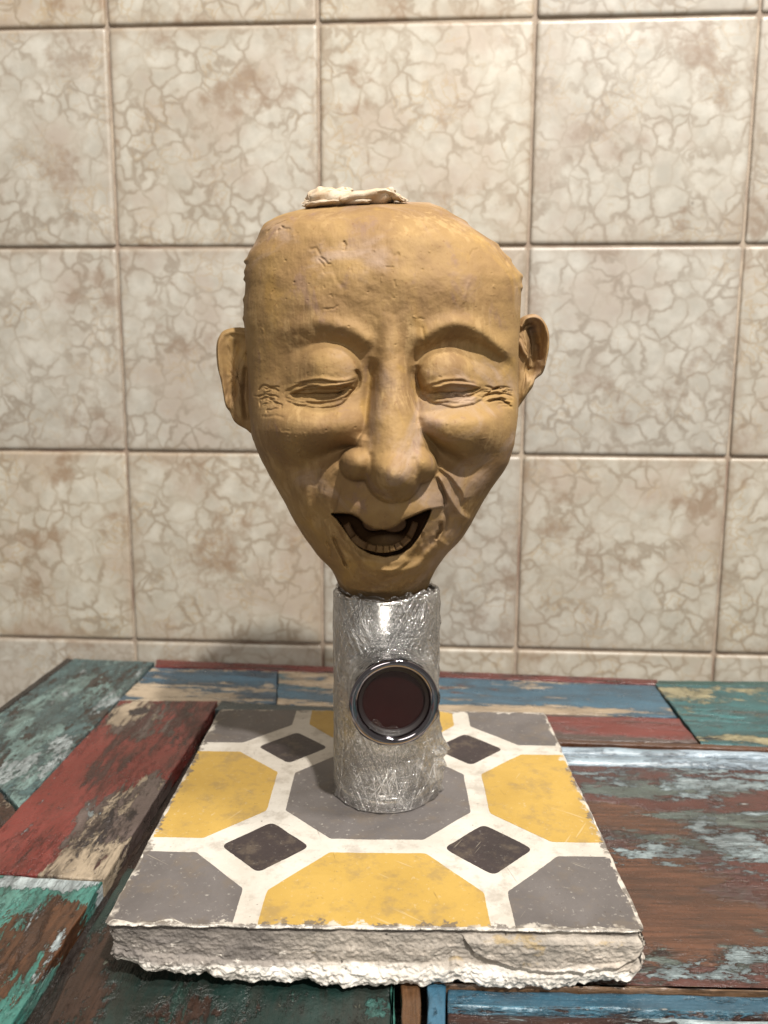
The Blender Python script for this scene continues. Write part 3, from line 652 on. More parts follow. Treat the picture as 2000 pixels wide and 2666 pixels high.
board('plank', rb, m_r, .0006, label='red plank worn to grey and cream')
m_t = paint('worn_teal_paint', lin('#74492a'), [(lin('#4a3020'), .54, 40, 3, []), (lin('#3f8378'), .41, 22, 2.6, [(*T(20, 2500), .02, .04, -.10), (*T(100, 2420), .02, .02, -.06)]), (lin('#5c9a8e'), .55, 40, 2.2, []), (PALE, .60, 60, 2.5, [(*T(120, 2300), .05, .006, .22), (*T(130, 2500), .01, .03, .05)])], angL, 15)
board('plank', [T(0, 2281), T(267, 2298), cg1, T(-20, 2760), T(-500, 2760), T(-330, 2262)], m_t, .0008, label='turquoise plank, brown where the paint is gone')
# recessed groove right of them
m_g = paint('dark_brown_groove', lin('#33211a'), [(lin('#1e1512'), .5, 30, 4, []), (lin('#3a2a22'), .62, 60, 3, [])], angL, 21)
gl = [T(575, 1827), T(275, 2294), cg1, T(10, 2720), T(150, 2720), T(660, 1850), T(660, 1830)]
board('groove_board', gl, m_g, -.0060, thick=.004, label='dark recessed board beside the slab')
# front board under the slab
m_gr = paint('worn_dark_green_paint', lin('#4a3022'), [(lin('#14302b'), .40, 24, 1.6, [(*T(480, 2640), .02, .012, -.14), (*T(150, 2640), .02, .06, -.2)]), (lin('#1a4239'), .585, 30, 2, [(*T(940, 2650), .02, .01, .05)]), (lin('#9aa08c'), .618, 110, 1.3, [(*T(700, 2640), .08, .012, .02)]), (lin('#3f8078'), .64, 50, 1.4, [(*T(980, 2620), .012, .012, .14)])], angL*0 + math.pi/2, 25, gloss=.28)
board('panel', [T(215, 2440), T(90, 2720), T(1018, 2760), T(1016, 2250), T(330, 2250)], m_gr, -.0022, label='dark green panel with pale flecks under the slab front')
m_s1 = paint('teal_strip_paint', lin('#4a3022'), [(lin('#2f7d70'), .40, 60, 2, [])], math.pi/2, 31)
m_s2 = paint('bare_wood_strip', lin('#7d5633'), [(lin('#35261d'), .60, 60, 4, [])], math.pi/2, 33)
m_s3 = paint('blue_strip_paint', lin('#4a3022'), [(lin('#2f6580'), .42, 60, 2, []), (lin('#7fa5b0'), .62, 90, 2, [])], math.pi/2, 35)
def strip(x0, x1, m, top, lab): board('strip', [T(x0, 2420), T(x1, 2420), T(x1 + 1, 2760), T(x0 + 1, 2760)], m, top, label=lab)
strip(1020, 1027, m_s1, -.001, 'thin turquoise strip'); strip(1043, 1096, m_s2, -.0005, 'bare wood strip'); strip(1112, 1160, m_s3, .0002, 'blue strip')
# rear rail
m_b1 = paint('blue_paint_with_cream_patches', lin('#5a4a40'), [(lin('#35647e'), .30, 18, 4, []), (lin('#2a4f66'), .56, 26, 4, []), (CREAM, .53, 15, 4.5, [(*T(600, 1785), .03, .01, .02)]), (lin('#7a6a60'), .60, 30, 4, [])], angB, 40)
m_b2 = paint('blue_cream_worn_paint', lin('#6a5344'), [(lin('#3a6880'), .36, 18, 4, []), (lin('#bda78a'), .515, 20, 4.5, [(*T(1350, 1848), .13, .008, .15), (*T(900, 1770), .012, .006, .2), (*T(1050, 1770), .05, .01, -.1)]), (lin('#6b3a2c'), .62, 34, 4, []), (lin('#47737f'), .60, 24, 5, [(*T(1200, 1790), .06, .008, .08)])], angB, 44)
m_rd = paint('dark_red_edge_paint', lin('#4a1812'), [(lin('#6a1710'), .40, 30, 6, []), (lin('#2a1210'), .58, 40, 6, [])], angB, 46)
board('edge_strip', [T(407, 1719), T(1712, 1771), T(1706, 1783), T(404, 1736)], m_rd, .0006, thick=.02, label='dark red rear edging')
board('plank', [T(396, 1739), T(723, 1747), T(719, 1833), T(312, 1822)], m_b1, .0002, label='blue plank with two cream patches')
board('plank', [T(725, 1747), T(1704, 1785), T(1764, 1868), T(1100, 1847), T(721, 1833)], m_b2, .0001, label='blue and cream plank behind the slab')
m_dg = paint('dark_slate_paint', lin('#3c3430'), [(lin('#26373a'), .42, 22, 4, []), (lin('#41544f'), .60, 40, 4, [])], angB, 48)
board('plank', [T(575, 1826), T(720, 1835), T(960, 1846), T(960, 1868), T(560, 1848)], m_dg, .0002, label='dark slate plank just behind the slab')
m_rg = paint('rubbed_red_paint', lin('#6a3c2c'), [(lin('#5c4a44'), .45, 22, 5, []), (lin('#7a2a22'), .52, 22, 5, [(*T(1720, 1900), .04, .012, .12), (*T(1560, 1873), .12, .003, .12)]), (lin('#6f7f78'), .61, 34, 5, []), (PALE, .68, 50, 4, [])], angB, 50)
board('plank', [T(963, 1848), T(1110, 1851), T(1768, 1871), T(1818, 1934), T(1440, 1926), T(963, 1914)], m_rg, .0003, label='red plank rubbed to grey-brown')
m_th = paint('turquoise_paint_cream_edges', lin('#4a3a2c'), [(lin('#2a686c'), .36, 22, 4, []), (lin('#5a5a50'), .56, 22, 5, []), (lin('#2f8084'), .54, 26, 5, []), (lin('#b6ac84'), .58, 60, 1.8, [(*T(1760, 1810), .035, .012, .10), (*T(1850, 1925), .10, .006, .12), (*T(1900, 1795), .2, .005, .06)]), (lin('#1c2c38'), .66, 40, 2, [(*T(1870, 1925), .02, .005, .2)])], angB, 54)
board('plank', [T(1709, 1784), T(2140, 1788), T(2330, 1958), T(1826, 1937)], m_th, .0005, label='turquoise plank with cream chipped edges')
board('edge_strip', [T(1714, 1772), T(2140, 1776), T(2140, 1786), T(1708, 1783)], paint('teal_edge_paint', DWOOD, [(lin('#1f4f4a'), .42, 30, 5, [])], angB, 56), .0002, thick=.02, label='dark teal rear edging')
# moulding of the door panel: brown fillet, two pale blue beads
m_fil = paint('brown_fillet_paint', lin('#7a4b2c'), [(lin('#4b2f22'), .55, 40, 5, [])], angB, 60)
board('fillet', [T(1180, 1920), T(1440, 1928), T(2330, 1960), T(2330, 1968), T(1440, 1936), T(1180, 1929)], m_fil, .0012, label='thin brown fillet')
m_bead = paint('pale_blue_glossy_paint', lin('#6b3a2a'), [(lin('#8fa3b0'), .36, 40, 5, []), (lin('#a9bccb'), .52, 40, 4, [])], angB, 62, gloss=.12)
def bead(y0a, y0b, y1a, y1b, xa, xb, rise, top, mat, lab):
    """a half-round moulding between two lines of the table"""
    A0, A1_, B0, B1 = [np.array(T(*q)) for q in ((xa, y0a), (xb, y0b), (xa, y1a), (xb, y1b))]
    n, k = 160, 12; V = []
    wz = .00025*smooth1(n, 3)
    for i in range(n):
        t = i/(n-1); a = A0 + (A1_-A0)*t; b = B0 + (B1-B0)*t
        for j in range(k):
            s = j/(k-1); q = a + (b-a)*s; V.append((q[0], q[1], TZ + top + rise*math.sin(math.pi*s)**.7 + wz[i]*math.sin(math.pi*s)))
        V.append((b[0], b[1], TZ + top - .004)); V.append((a[0], a[1], TZ + top - .004))
    Fc = grid_faces(n, k+2, wrap=True, flip=True).tolist()
    Fc += [list(range(k+2)), [(n-1)*(k+2) + j for j in range(k+1, -1, -1)]]
    o = mesh('bead', V, Fc, mat, smooth=True); attach(o, table); o['label'] = lab
bead(1937, 1969, 1954, 1984, 1180, 2330, .0022, -.0004, m_bead, 'upper pale blue bead')
bead(1955.5, 1985.5, 1977, 2007, 1180, 2330, .0030, -.0016, m_bead, 'lower pale blue bead')
m_door = paint('chipped_pale_paint_on_brown', lin('#76492f'), [
    (lin('#54261d'), .43, 22, 2.5, [(*T(1690, 2340), .060, .032, -.20), (*T(1580, 2120), .035, .016, -.12)]),
    (lin('#5b6861'), .545, 30, 2.6, [(*T(1640, 2060), .06, .010, .07), (*T(1690, 2340), .045, .024, -.25), (*T(1800, 2130), .06, .02, .05)]),
    (lin('#3f2a24'), .60, 45, 2.5, []),
    (lin('#94a5a9'), .560, 75, 2.0, [(*T(1690, 2360), .050, .026, -.25), (*T(1560, 2120), .045, .02, -.14), (*T(1870, 2210), .05, .022, .085), (*T(1940, 2430), .05, .030, .05), (*T(1950, 2030), .05, .010, .13), (*T(1900, 2500), .06, .012, .04)]),
    (lin('#b9b9b4'), .605, 95, 1.9, [(*T(1620, 2330), .06, .04, -.25), (*T(1600, 2120), .045, .02, -.16), (*T(1560, 1995), .06, .008, .06), (*T(1850, 2200), .05, .02, .03), (*T(1800, 2535), .09, .008, .09)])], 0.0, 64, gloss=.16)
board('door_panel', [T(1180, 1979), T(2330, 2010), T(2900, 2560), T(2900, 2590), T(1130, 2556), T(1130, 2400)], m_door, -.0010, label='brown door panel with chipped pale blue paint')
m_tan = paint('bare_tan_arris', lin('#a07a58'), [(lin('#4a3527'), .60, 60, 5, [])], 0, 66)
board('fillet', [T(1130, 2558), T(2900, 2592), T(2900, 2600), T(1130, 2564)], m_tan, .0004, label='bare tan arris')
m_bl = paint('chipped_blue_paint', lin('#42352c'), [(lin('#28586e'), .43, 40, 3, []), (lin('#3f7d96'), .56, 50, 2.5, []), (lin('#1d2624'), .61, 60, 2.5, [])], 0, 68)
m_bl2 = paint('flaking_blue_white_paint', lin('#5a3326'), [(lin('#3b7891'), .42, 40, 4, []), (lin('#9fc3d0'), .55, 50, 4, []), (lin('#c9c8c0'), .62, 60, 4, [])], 0, 70)
m_bl3 = paint('brown_rail_white_flakes', lin('#4f2d22'), [(lin('#3a2a24'), .5, 40, 4, []), (lin('#aebfc2'), .565, 55, 4, [(*T(1800, 2655), .2, .006, .05)])], 0, 72)
board('rail', [T(1166, 2566), T(2900, 2603), T(2900, 2650), T(1166, 2612)], m_bl, -.0016, label='blue rail worn dark')
bead(2613, 2651, 2630, 2668, 1166, 2900, .0022, -.0012, m_bl2, 'blue and white flaking bead')
board('rail', [T(1166, 2632), T(2900, 2670), T(2900, 2900), T(1166, 2860)], m_bl3, -.0010, label='brown rail with white flakes')
# planks added out of frame below the camera, for the chrome to reflect
yq = T(1500, 2895)[1]
def near(x0, x1, y0, y1, m, top, lab): board('plank', [(x0, y0), (x1, y0), (x1, y1), (x0, y1)], m, top, label=lab)
near(-.32, .06, -.215, -.158, m_b2, -.0006, 'added blue and cream plank, out of frame'); near(.062, .40, -.215, -.158, m_th, -.0004, 'added turquoise plank, out of frame')
near(-.32, -.03, -.285, -.2165, m_r, -.0002, 'added red plank, out of frame'); near(-.028, .40, -.285, -.2165, m_a, -.0005, 'added grey-teal plank, out of frame')
near(-.32, .40, -.360, -.2865, m_rg, -.0003, 'added rubbed red plank, out of frame'); near(-.32, .40, -.430, -.3615, m_t, -.0003, 'added turquoise plank, out of frame below the viewer')
# the carcass under all boards
m_core = paint('dark_underside_wood', lin('#2e211a'), [], 0, 80)
cw = [T(188, 1719), T(2140, 1790), (.40, .0), (.40, -.428), (-.318, -.428), T(-500, 2440), T(-70, 1912)]
o = board('carcass', cw, m_core, -.0102, thick=.03, bev=.001)

# ------------------------------------------------------------------ encaustic cement slab
def cement(name, col, dark, speck=.5, rough=.55):
    g = G(name); co = g.coord()
    c = g.mix(g.step(g.noise(co, 26, 5, .6, .5), .30, .72), col, dark)
    c = g.mix(g.math('MULTIPLY', g.step(g.noise(co, 420, 3, .7), .60, .75), .45*speck), c, lin('#d8d2c6'))
    c = g.mix(g.math('MULTIPLY', g.step(g.noise(g.mapping(co, (3, 1, 0)), 520, 3, .7), .66, .72), .65*speck), c, lin('#3b3026'))
    def scr(ang, sd, th):
        n = g.noise(g.mapping(g.mapping(co, (sd, sd, 0), (0, 0, ang)), sc=(.05, 1, 1)), 520, 2, .5)
        k = g.step(g.noise(g.mapping(co, (sd*2, 0, 0)), 38, 3), .52, .62)
        return g.math('MULTIPLY', g.step(n, th, th + .02), k)
    s1 = scr(.6, 1, .69); s2 = scr(2.1, 4, .69); s3 = scr(1.3, 8, .71)
    c = g.mix(g.math('MULTIPLY', g.math('ADD', s1, s2), .20), c, lin('#d8ccb4')); c = g.mix(g.math('MULTIPLY', s3, .45), c, lin('#4a3c2e'))
    sxy = g.n('SeparateXYZ', {0: co}); ee = g.math('MAXIMUM', g.math('ABSOLUTE', sxy), g.math('ABSOLUTE', sxy.node.outputs[1]))
    wr = g.math('ADD', ee, g.math('MULTIPLY', g.math('SUBTRACT', g.noise(co, 170, 6, .75), .5), .022))
    c = g.mix(g.math('MULTIPLY', g.step(wr, .0978, .0990), .85), c, g.mix(g.step(g.noise(co, 60, 4), .48, .58), lin('#5d5650'), lin('#bdb6ab')))
    c = g.mix(g.math('MULTIPLY', g.step(g.noise(g.mapping(co, (2, 6, 0)), 70, 6, .7), .48, .66), .36), c, lin('#6d6050'))
    h = g.math('ADD', g.noise(co, 500, 5, .7), g.math('MULTIPLY', g.noise(co, 120, 3), .5)); h = g.math('ADD', h, g.math('MULTIPLY', g.math('ADD', s1, g.math('ADD', s2, s3)), -.4))
    return g.fin(c, g.math('ADD', rough - .12, g.math('MULTIPLY', g.noise(co, 90, 4), .24)), g.bump(h, .45, .0004))
C_WHITE = cement('white_cement', lin('#c8c3ba'), lin('#b3aca1'), .9)
C_YEL = cement('yellow_pigment', lin('#b3934a'), lin('#a68741'), .5)
C_GREY = cement('grey_pigment', lin('#676260'), lin('#575250'), .8)
C_DARK = cement('dark_brown_pigment', lin('#352c2c'), lin('#2b2424'), .35)
def side_material():
    g = G('broken_mortar'); co = g.coord(); xyz = g.n('SeparateXYZ', {0: co}); X = xyz; Z = xyz.node.outputs[2]
    n = g.noise(co, 55, 6, .68, .6); n2 = g.noise(g.mapping(co, sc=(.45, 1, 1.6)), 90, 6, .65, .8); fine = g.noise(co, 600, 4, .7)
    mort = g.mix(g.step(n, .36, .62), lin('#958e85'), lin('#b5ab9f'))
    greyz = g.step(g.math('ADD', X, g.math('MULTIPLY', n2, .03)), 0.0, -.025)
    mort = g.mix(g.math('MULTIPLY', greyz, .9), mort, g.mix(g.step(n2, .4, .6), lin('#6f6965'), lin('#837c76')))
    yel = g.math('MULTIPLY', g.step(g.noise(g.mapping(co, (4, 2, 1), sc=(.6, 1, 1)), 70, 5, .6), .56, .62), g.math('SUBTRACT', 1.0, greyz))
    mort = g.mix(g.math('MULTIPLY', yel, .55), mort, lin('#a58b55'))
    zz = g.math('ADD', Z, g.math('MULTIPLY', g.math('SUBTRACT', n2, .5), .010))
    pl = g.step(zz, -.0145, -.0162)
    col = g.mix(pl, mort, g.mix(g.step(n, .35, .7), lin('#c9c3ba'), lin('#dcd8d1')))
    flecks = g.math('MULTIPLY', g.step(g.noise(g.mapping(co, (7, 3, 2), sc=(.5, 1, 1)), 330, 5, .7), .60, .66), g.step(Z, -.004, -.010))
    col = g.mix(g.math('MULTIPLY', flecks, .8), col, lin('#dcd5ca'))
    top = g.math('MULTIPLY', g.step(Z, -.0016, -.0004), g.step(g.noise(co, 260, 4, .7), .42, .52)); col = g.mix(top, col, lin('#d8d2c8'))
    gro = g.math('MULTIPLY', g.step(g.math('ABSOLUTE', g.math('ADD', Z, .0017)), .0011, .0004), g.step(g.noise(g.mapping(co, sc=(.4, 1, 1)), 150, 4), .38, .52))
    col = g.mix(g.math('MULTIPLY', gro, .75), col, lin('#4a4340'))
    pits = g.step(g.n('TexVoronoi', {'Vector': co, 'Scale': 240}), .16, .10)
    pits = g.math('MULTIPLY', pits, g.step(g.noise(co, 130, 2), .58, .62)); col = g.mix(g.math('MULTIPLY', pits, .8), col, lin('#2f2823'))
    rust = g.step(g.noise(g.mapping(co, (1, 9, 5)), 75, 5, .7), .68, .74); col = g.mix(g.math('MULTIPLY', rust, .5), col, lin('#7d5f4c'))
    h = g.math('ADD', g.noise(co, 330, 6, .7), g.math('MULTIPLY', fine, .3)); h = g.math('ADD', h, g.math('MULTIPLY', pits, -.6))
    return g.fin(col, .9, g.bump(h, .9, .0009))
C_SIDE = side_material()
slab = thing('cement_slab', 'square cement floor tile with grey, yellow and dark brown geometric pattern and broken edges', 'floor tile', (0, 0, TZ))
def build_slab():
    hs = .1; cr = .0035; pts = []; nrm = []
    cnt = {0: 620, 1: 260, 2: 200, 3: 260}
    sides = [((-1, -1), (1, -1), (0, -1)), ((1, -1), (1, 1), (1, 0)), ((1, 1), (-1, 1), (0, 1)), ((-1, 1), (-1, -1), (-1, 0))]
    for k, (a, b, n) in enumerate(sides):
        a, b, n = np.array(a, float)*hs, np.array(b, float)*hs, np.array(n, float); L = 2*hs
        for q in np.linspace(0, 1, cnt[k], endpoint=False):
            p = a + (b-a)*q; d = min(q, 1-q)*L; c = 0
            if d < cr: c = (cr - d)**2/(2*cr)
            nn = n.copy(); t = (b-a)/L; nn = nn + t*(max(0, cr - (1-q)*L)/cr)*.9 - t*(max(0, cr - q*L)/cr)*.9; nn /= np.hypot(*nn)
            pts.append(p - n*c); nrm.append(nn)
    P = np.array(pts); N = np.array(nrm); m = len(P)
    def per(sig):
        a = rng.standard_normal(m*3); k = np.exp(-np.arange(-int(4*sig), int(4*sig)+1)**2/(2*sig*sig)); a = np.convolve(a, k, 'same')[m:2*m]
        w = np.minimum(1, np.minimum(np.arange(m), np.arange(m)[::-1])/8.0); a /= a.std(); return a*w
    front = (N[:, 1] < -.5)
    chip = np.clip(per(5) - 1.5, 0, 2)*.0009; chip2 = np.clip(per(2) - 1.2, 0, 2)*.0004
    jagt = per(9)*.00016 + per(1.5)*.00010 - chip - chip2
    xs = (np.array([270, 330, 500, 640, 900, 1000, 1100, 1150, 1190, 1215, 1260, 1450, 1510, 1650, 1676]) - 970)/7080.0
    zb = np.interp(P[:, 0], xs, [-.0150, -.0178, -.0200, -.0226, -.0235, -.0232, -.0235, -.0222, -.0196, -.0200, -.0234, -.0232, -.0198, -.0188, -.015])
    zb = zb + (per(24)*.0005)*front
    zb = np.where(front, zb, np.interp(P[:, 1], [-.1, -.07, .1], [-.0155, -.0188, -.0208]) + per(14)*.0010) + per(7)*.00035 + per(2)*.0002
    zb = np.maximum(zb, -.0234)
    nl = 80; lev = np.linspace(0, 1, nl); rows = []
    A = gauss(rng.standard_normal((nl, m)), 1.3); A /= A.std(); B = gauss(rng.standard_normal((nl, m)), 4); B /= B.std(); Cc = gauss(rng.standard_normal((nl, m)), 9); Cc /= Cc.std()
    Hs = gauss(rng.standard_normal((nl, m)), 1.3); kk_ = np.exp(-np.linspace(-2.5, 2.5, 81)**2/2); Hs = np.apply_along_axis(lambda c: np.convolve(c, kk_, 'same'), 1, Hs); Hs /= Hs.std()
    for k, q in enumerate(lev):
        z = zb*q
        zn = np.full(m, -.0234*q); prof = np.interp(zn, [-.0240, -.0210, -.0185, -.0165, -.0155, -.0148, -.0060, -.0024, -.0016, -.0006, 0], [.0004, .0012, .0010, .0002, -.0002, -.0008, -.0006, -.0006, -.0010, .0002, 0])
        amp = np.interp(zn, [-.024, -.0165, -.0145, -.003, -.001, 0], [1.0, .95, .5, .4, .3, .0])
        d = prof + amp*(.00022*A[k] + .00030*B[k] + .00040*Cc[k]) + jagt*np.exp(z/.0009)
        # spalled shell at the right of the front face
        x = P[:, 0]
        lo = np.interp(x, [.030, .033, .038, .044, .0515, .0635, .078, .089, .0965, .1], [-.001, -.0035, -.0105, -.0125, -.0152, -.0162, -.0160, -.0142, -.0112, -.006])
        inside = front & (x > .0315) & (z > lo) & (z < -.0022)
        d = d + np.where(inside, .0017*np.clip((z - lo)/.0004, 0, 1)*np.clip((-z - .0022)/.003, 0, 1)*np.clip((x - .0315)/.001, 0, 1), 0)
        under = front & (x > .0335) & (z <= lo) & (z > lo - .0016); d = d - np.where(under, .0012, 0)
        if k == nl-1: d = d - .004
        d = d + .00005*Hs[k]*(zn < -.002) - q*.0045*np.clip((-.084 - P[:, 0])/.016, 0, 1)*front - q*.0030*(~front)*np.clip((-.080 - P[:, 1])/.02, 0, 1)*(P[:, 0] < 0)
        rows.append(np.column_stack([P + N*d[:, None], z]))
    rows.append(np.column_stack([P*.90, zb + .001]))
    V = np.vstack(rows); Fc = grid_faces(len(rows), m, wrap=True, flip=True)
    bc = len(V); V = np.vstack([V, [[0, 0, -.0200]]]); j = np.arange(m)
    fl = Fc.tolist() + np.stack([(len(rows)-1)*m + (j+1) % m, (len(rows)-1)*m + j, np.full(m, bc)], 1).tolist()
    o = mesh('mortar_body', V, fl, C_SIDE, None, smooth=True); attach(o, slab)
    # the polished face
    Rr = rows[0].copy(); inn = Rr.copy(); inn[:, :2] *= (1 - .0035); inn[:, 2] = .00025
    od = np.argsort(np.arctan2(Rr[:, 1], Rr[:, 0])); od = od[::1]; Rr2 = Rr[od]; inn = inn[od]
    V = np.vstack([Rr2, inn, [[0, 0, .00025]]]); Fc = grid_faces(2, m, wrap=True).tolist() + [[m + k, m + (k+1) % m, 2*m] for k in range(m)]
    o = mesh('top_face', V, Fc, C_WHITE, None); attach(o, slab)
    return Rr
RIM = build_slab()
def inlay(name, poly_, mat, rad, lab=None):
    P = np.array(poly_, float)
    ar = sum(P[i][0]*P[(i+1) % len(P)][1] - P[(i+1) % len(P)][0]*P[i][1] for i in range(len(P)))
    if ar < 0: P = P[::-1]
    out = []; n = len(P)
    for i in range(n):
        a, p, b = P[i-1], P[i], P[(i+1) % n]; u = (a-p)/np.hypot(*(a-p)); w = (b-p)/np.hypot(*(b-p)); r = min(rad, .4*min(np.hypot(*(a-p)), np.hypot(*(b-p))))
        if max(abs(p)) > .095: r = .0004
        for t in np.linspace(0, 1, 6): out.append((1-t)**2*(p+u*r) + 2*t*(1-t)*p + t*t*(p+w*r))
        q0, q1 = p + w*r, b - w*min(rad if max(abs(b)) <= .095 else .0004, .4*np.hypot(*(b-p)))
        k = max(2, int(np.hypot(*(q1-q0))/.0012)); edge = abs(p[0]-b[0]) < 1e-6 and abs(p[0]) > .095 or abs(p[1]-b[1]) < 1e-6 and abs(p[1]) > .095
        tn = np.array([(b-p)[1], -(b-p)[0]])/np.hypot(*(b-p)); wv_ = smooth1(k+1, 4)*.00010 + rng.standard_normal(k+1)*(.00004)
        if edge: wv_ = -np.abs(smooth1(k+1, 2.5))*.00045 - np.clip(smooth1(k+1, 3) - 1.0, 0, 2)*.0012
        for s in range(1, k): out.append(q0 + (q1-q0)*s/k + tn*wv_[s])
    m = len(out); out = np.array(out)
    V = np.vstack([np.column_stack([out, np.full(m, .0000)]), np.column_stack([out, np.full(m, .00038)])])
    Fc = grid_faces(2, m, wrap=True).tolist() + [[m + k for k in range(m)]]
    o = mesh(name, V, Fc, mat); attach(o, slab)
    if lab: o['label'] = lab
E_ = .0995
oc = [(-.0205, -.042), (.0205, -.042), (.0435, -.0185), (.0435, .0185), (.0205, .042), (-.0205, .042), (-.0435, .0185), (-.0435, -.0185)]
inlay('grey_inlay', oc, C_GREY, .0012, 'grey octagon in the middle, under the pipe')
for sx, sy, lab in ((-1, 0, 'left yellow field'), (1, 0, 'right yellow field'), (0, -1, 'front yellow field'), (0, 1, 'rear yellow field')):
    if sx: q = [(sx*E_, .042), (sx*.0765, .042), (sx*.0525, .019), (sx*.0525, -.019), (sx*.0765, -.0425), (sx*E_, -.0425)]
    else: q = [(-.043, sy*E_), (-.0425, sy*.079), (-.020, sy*.0525), (.021, sy*.0525), (.043, sy*.079), (.0435, sy*E_)]
    inlay('yellow_inlay', q, C_YEL, .0012, lab)
for sx in (-1, 1):
    for sy in (-1, 1):
        lab = ('front' if sy < 0 else 'rear') + (' left' if sx < 0 else ' right')
        inlay('grey_inlay', [(sx*E_, sy*.0535), (sx*.0770, sy*.0535), (sx*.0525, sy*.078), (sx*.0525, sy*E_), (sx*E_, sy*E_)], C_GREY, .0012, lab + ' grey corner')
        d, r = .0483, .0192
        inlay('dark_inlay', [(sx*d - r, sy*d), (sx*d, sy*d - r), (sx*d + r, sy*d), (sx*d, sy*d + r)], C_DARK, .0035, lab + ' dark lozenge')
for o in list(slab.children):      # the slab rests a hair above the boards it stands on
    pass

# ------------------------------------------------------------------ chromed pipe tee in cling film
def chrome(name, col, rough, bumpy=.08):
    g = G(name); co = g.coord()
    n = g.noise(co, 45, 4, .6); g.fin(g.mix(g.step(n, .35, .7), col, tuple(x*.8 for x in col[:3]) + (1,)), g.math('ADD', rough, g.math('MULTIPLY', n, rough)), g.bump(n, bumpy, .001), Metallic=1.0)
    return g.m
CH = chrome('scuffed_chrome', (.88, .87, .86, 1), .13, .25); CH2 = chrome('polished_chrome', (.27, .25, .27, 1), .03, .02)
def dull(name, c, r=.6):
    g = G(name); co = g.coord(); n = g.noise(co, 200, 4)
    return g.fin(g.mix(n, c, tuple(x*.6 for x in c[:3]) + (1,)), r, g.bump(n, .2, .0004))
PX, PY, PR, PH = .0032, .0038, .0245, .1022; ZS = .0004
pipe = thing('pipe_tee', 'chromed metal pipe tee wrapped in crinkled cling film, standing on the patterned tile', 'pipe', (PX, PY, ZS))
def lathe(name, prof, mat, seg_=160, loc=(PX, PY, 0), M=None, lab=None):
    a = np.linspace(0, 2*np.pi, seg_, endpoint=False); V = []
    for r, z in prof: V.append(np.stack([r*np.cos(a), r*np.sin(a), np.full(seg_, z)], 1))
    V = np.vstack(V); 
    if M is not None: V = V @ M.T
    V = V + np.array(loc); o = mesh(name, V, grid_faces(len(prof), seg_, wrap=True), mat, None, smooth=True); attach(o, pipe)
    if lab: o['label'] = lab
    return o
lathe('pipe_body', [(PR-.0016, .004), (PR-.0016, PH-.0004), (PR-.0012, PH), (PR-.0004, PH), (PR, PH-.0005), (PR, .0094), (PR-.0004, .0090), (PR-.0004, .0084)], CH)
lathe('base_ring', [(PR-.004, ZS), (PR+.0001, ZS), (PR+.0006, ZS+.0006), (PR+.0006, .0078), (PR+.0002, .0083), (PR-.001, .0083)], CH)
bt = math.radians(6.5); ax = np.array([math.sin(bt), -math.cos(bt), 0]); ux = np.array([math.cos(bt), math.sin(bt), 0]); uz = np.array([0, 0, 1.0])
MB = np.stack([ux, uz, ax], 1); BC = np.array([PX, PY, .0592]); BL = .0365; BR = .0197
lathe('branch_tube', [(BR-.0012, .010), (BR-.0008, BL-.0040), (BR-.0006, BL-.0030), (BR+.0002, BL-.0020), (BR+.0004, BL-.0012), (BR, BL-.0004), (BR-.0009, BL), (.0172, BL-.0002), (.0163, BL-.0010), (.0160, BL-.0024), (.0160, BL-.010)], CH2, loc=BC, M=MB)
lathe('rubber_gasket', [(.0159, BL-.0020), (.0155, BL-.0026), (.0144, BL-.0027), (.0139, BL-.0032), (.0139, BL-.0105)], dull('dark_rubber', lin('#1c1213'), .55), loc=BC, M=MB)
lathe('bore', [(.0140, BL-.0044), (.006, BL-.0050), (.0002, BL-.0051)], dull('dark_bore', lin('#260b0a'), .22), loc=BC, M=MB)
def film_material(name='cling_film', haze=1.0):
    g = G(name); uv = g.n('UVMap')
    def st(ang, sc, sd, stretch=.07):
        return g.noise(g.mapping(g.mapping(uv, (sd, sd, 0), (0, 0, ang)), sc=(stretch, 1, 1)), sc, 3, .62, .25)
    a = st(1.12, 420, 1, .022); b = st(-1.02, 380, 5, .022); c = st(1.50, 240, 9, .03); fine = g.noise(uv, 900, 3, .6); cr = g.noise(uv, 150, 5, .62, 1.5)
    h = g.math('ADD', g.math('MULTIPLY', g.math('ADD', a, b), .5), g.math('MULTIPLY', cr, .42))
    hr = g.noise(g.mapping(g.mapping(uv, rot=(0, 0, .12)), sc=(.22, 1, 1)), 560, 3, .6, .3); h = g.math('ADD', h, g.math('MULTIPLY', hr, .35 if haze else .1))
    nb = g.bump(h, 1.0, .0030)
    gl = g.n('BsdfGlossy', {'Color': (1, 1, 1, 1), 'Roughness': .10, 'Normal': nb}); tr = g.n('BsdfTransparent', {'Color': (.95, .95, .94, 1)}); df = g.n('BsdfDiffuse', {'Color': (.75, .73, .70, 1), 'Normal': nb})
    hz = g.math('MULTIPLY', g.math('ADD', g.n('Attribute', out=2, attribute_name='crease'), g.math('MULTIPLY', g.step(g.math('MAXIMUM', a, b), .58, .74), .4)), g.math('ADD', .35, g.step(g.noise(uv, 45, 4, .6), .42, .6)))
    hz = g.math('ADD', hz, g.math('MULTIPLY', g.step(g.noise(g.mapping(g.mapping(uv, rot=(0, 0, -1.35)), sc=(.25, 1, 1)), 75, 5, .6, 1.0), .50, .66), .26))
    body = g.n('MixShader', {0: g.math('ADD', .035*haze, g.math('MULTIPLY', hz, .48*haze + .02)), 1: tr, 2: df})
    fr = g.n('LayerWeight', {'Blend': .35, 'Normal': nb}, out=0)
    f = g.math('ADD', g.math('MULTIPLY', fr, .60*haze + .1), .03 + .20*haze)
    sh = g.n('MixShader', {0: f, 1: body, 2: gl}); g.nt.links.new(sh, g.out.inputs[0]); g.nt.nodes.remove(g.b)
    return g.m
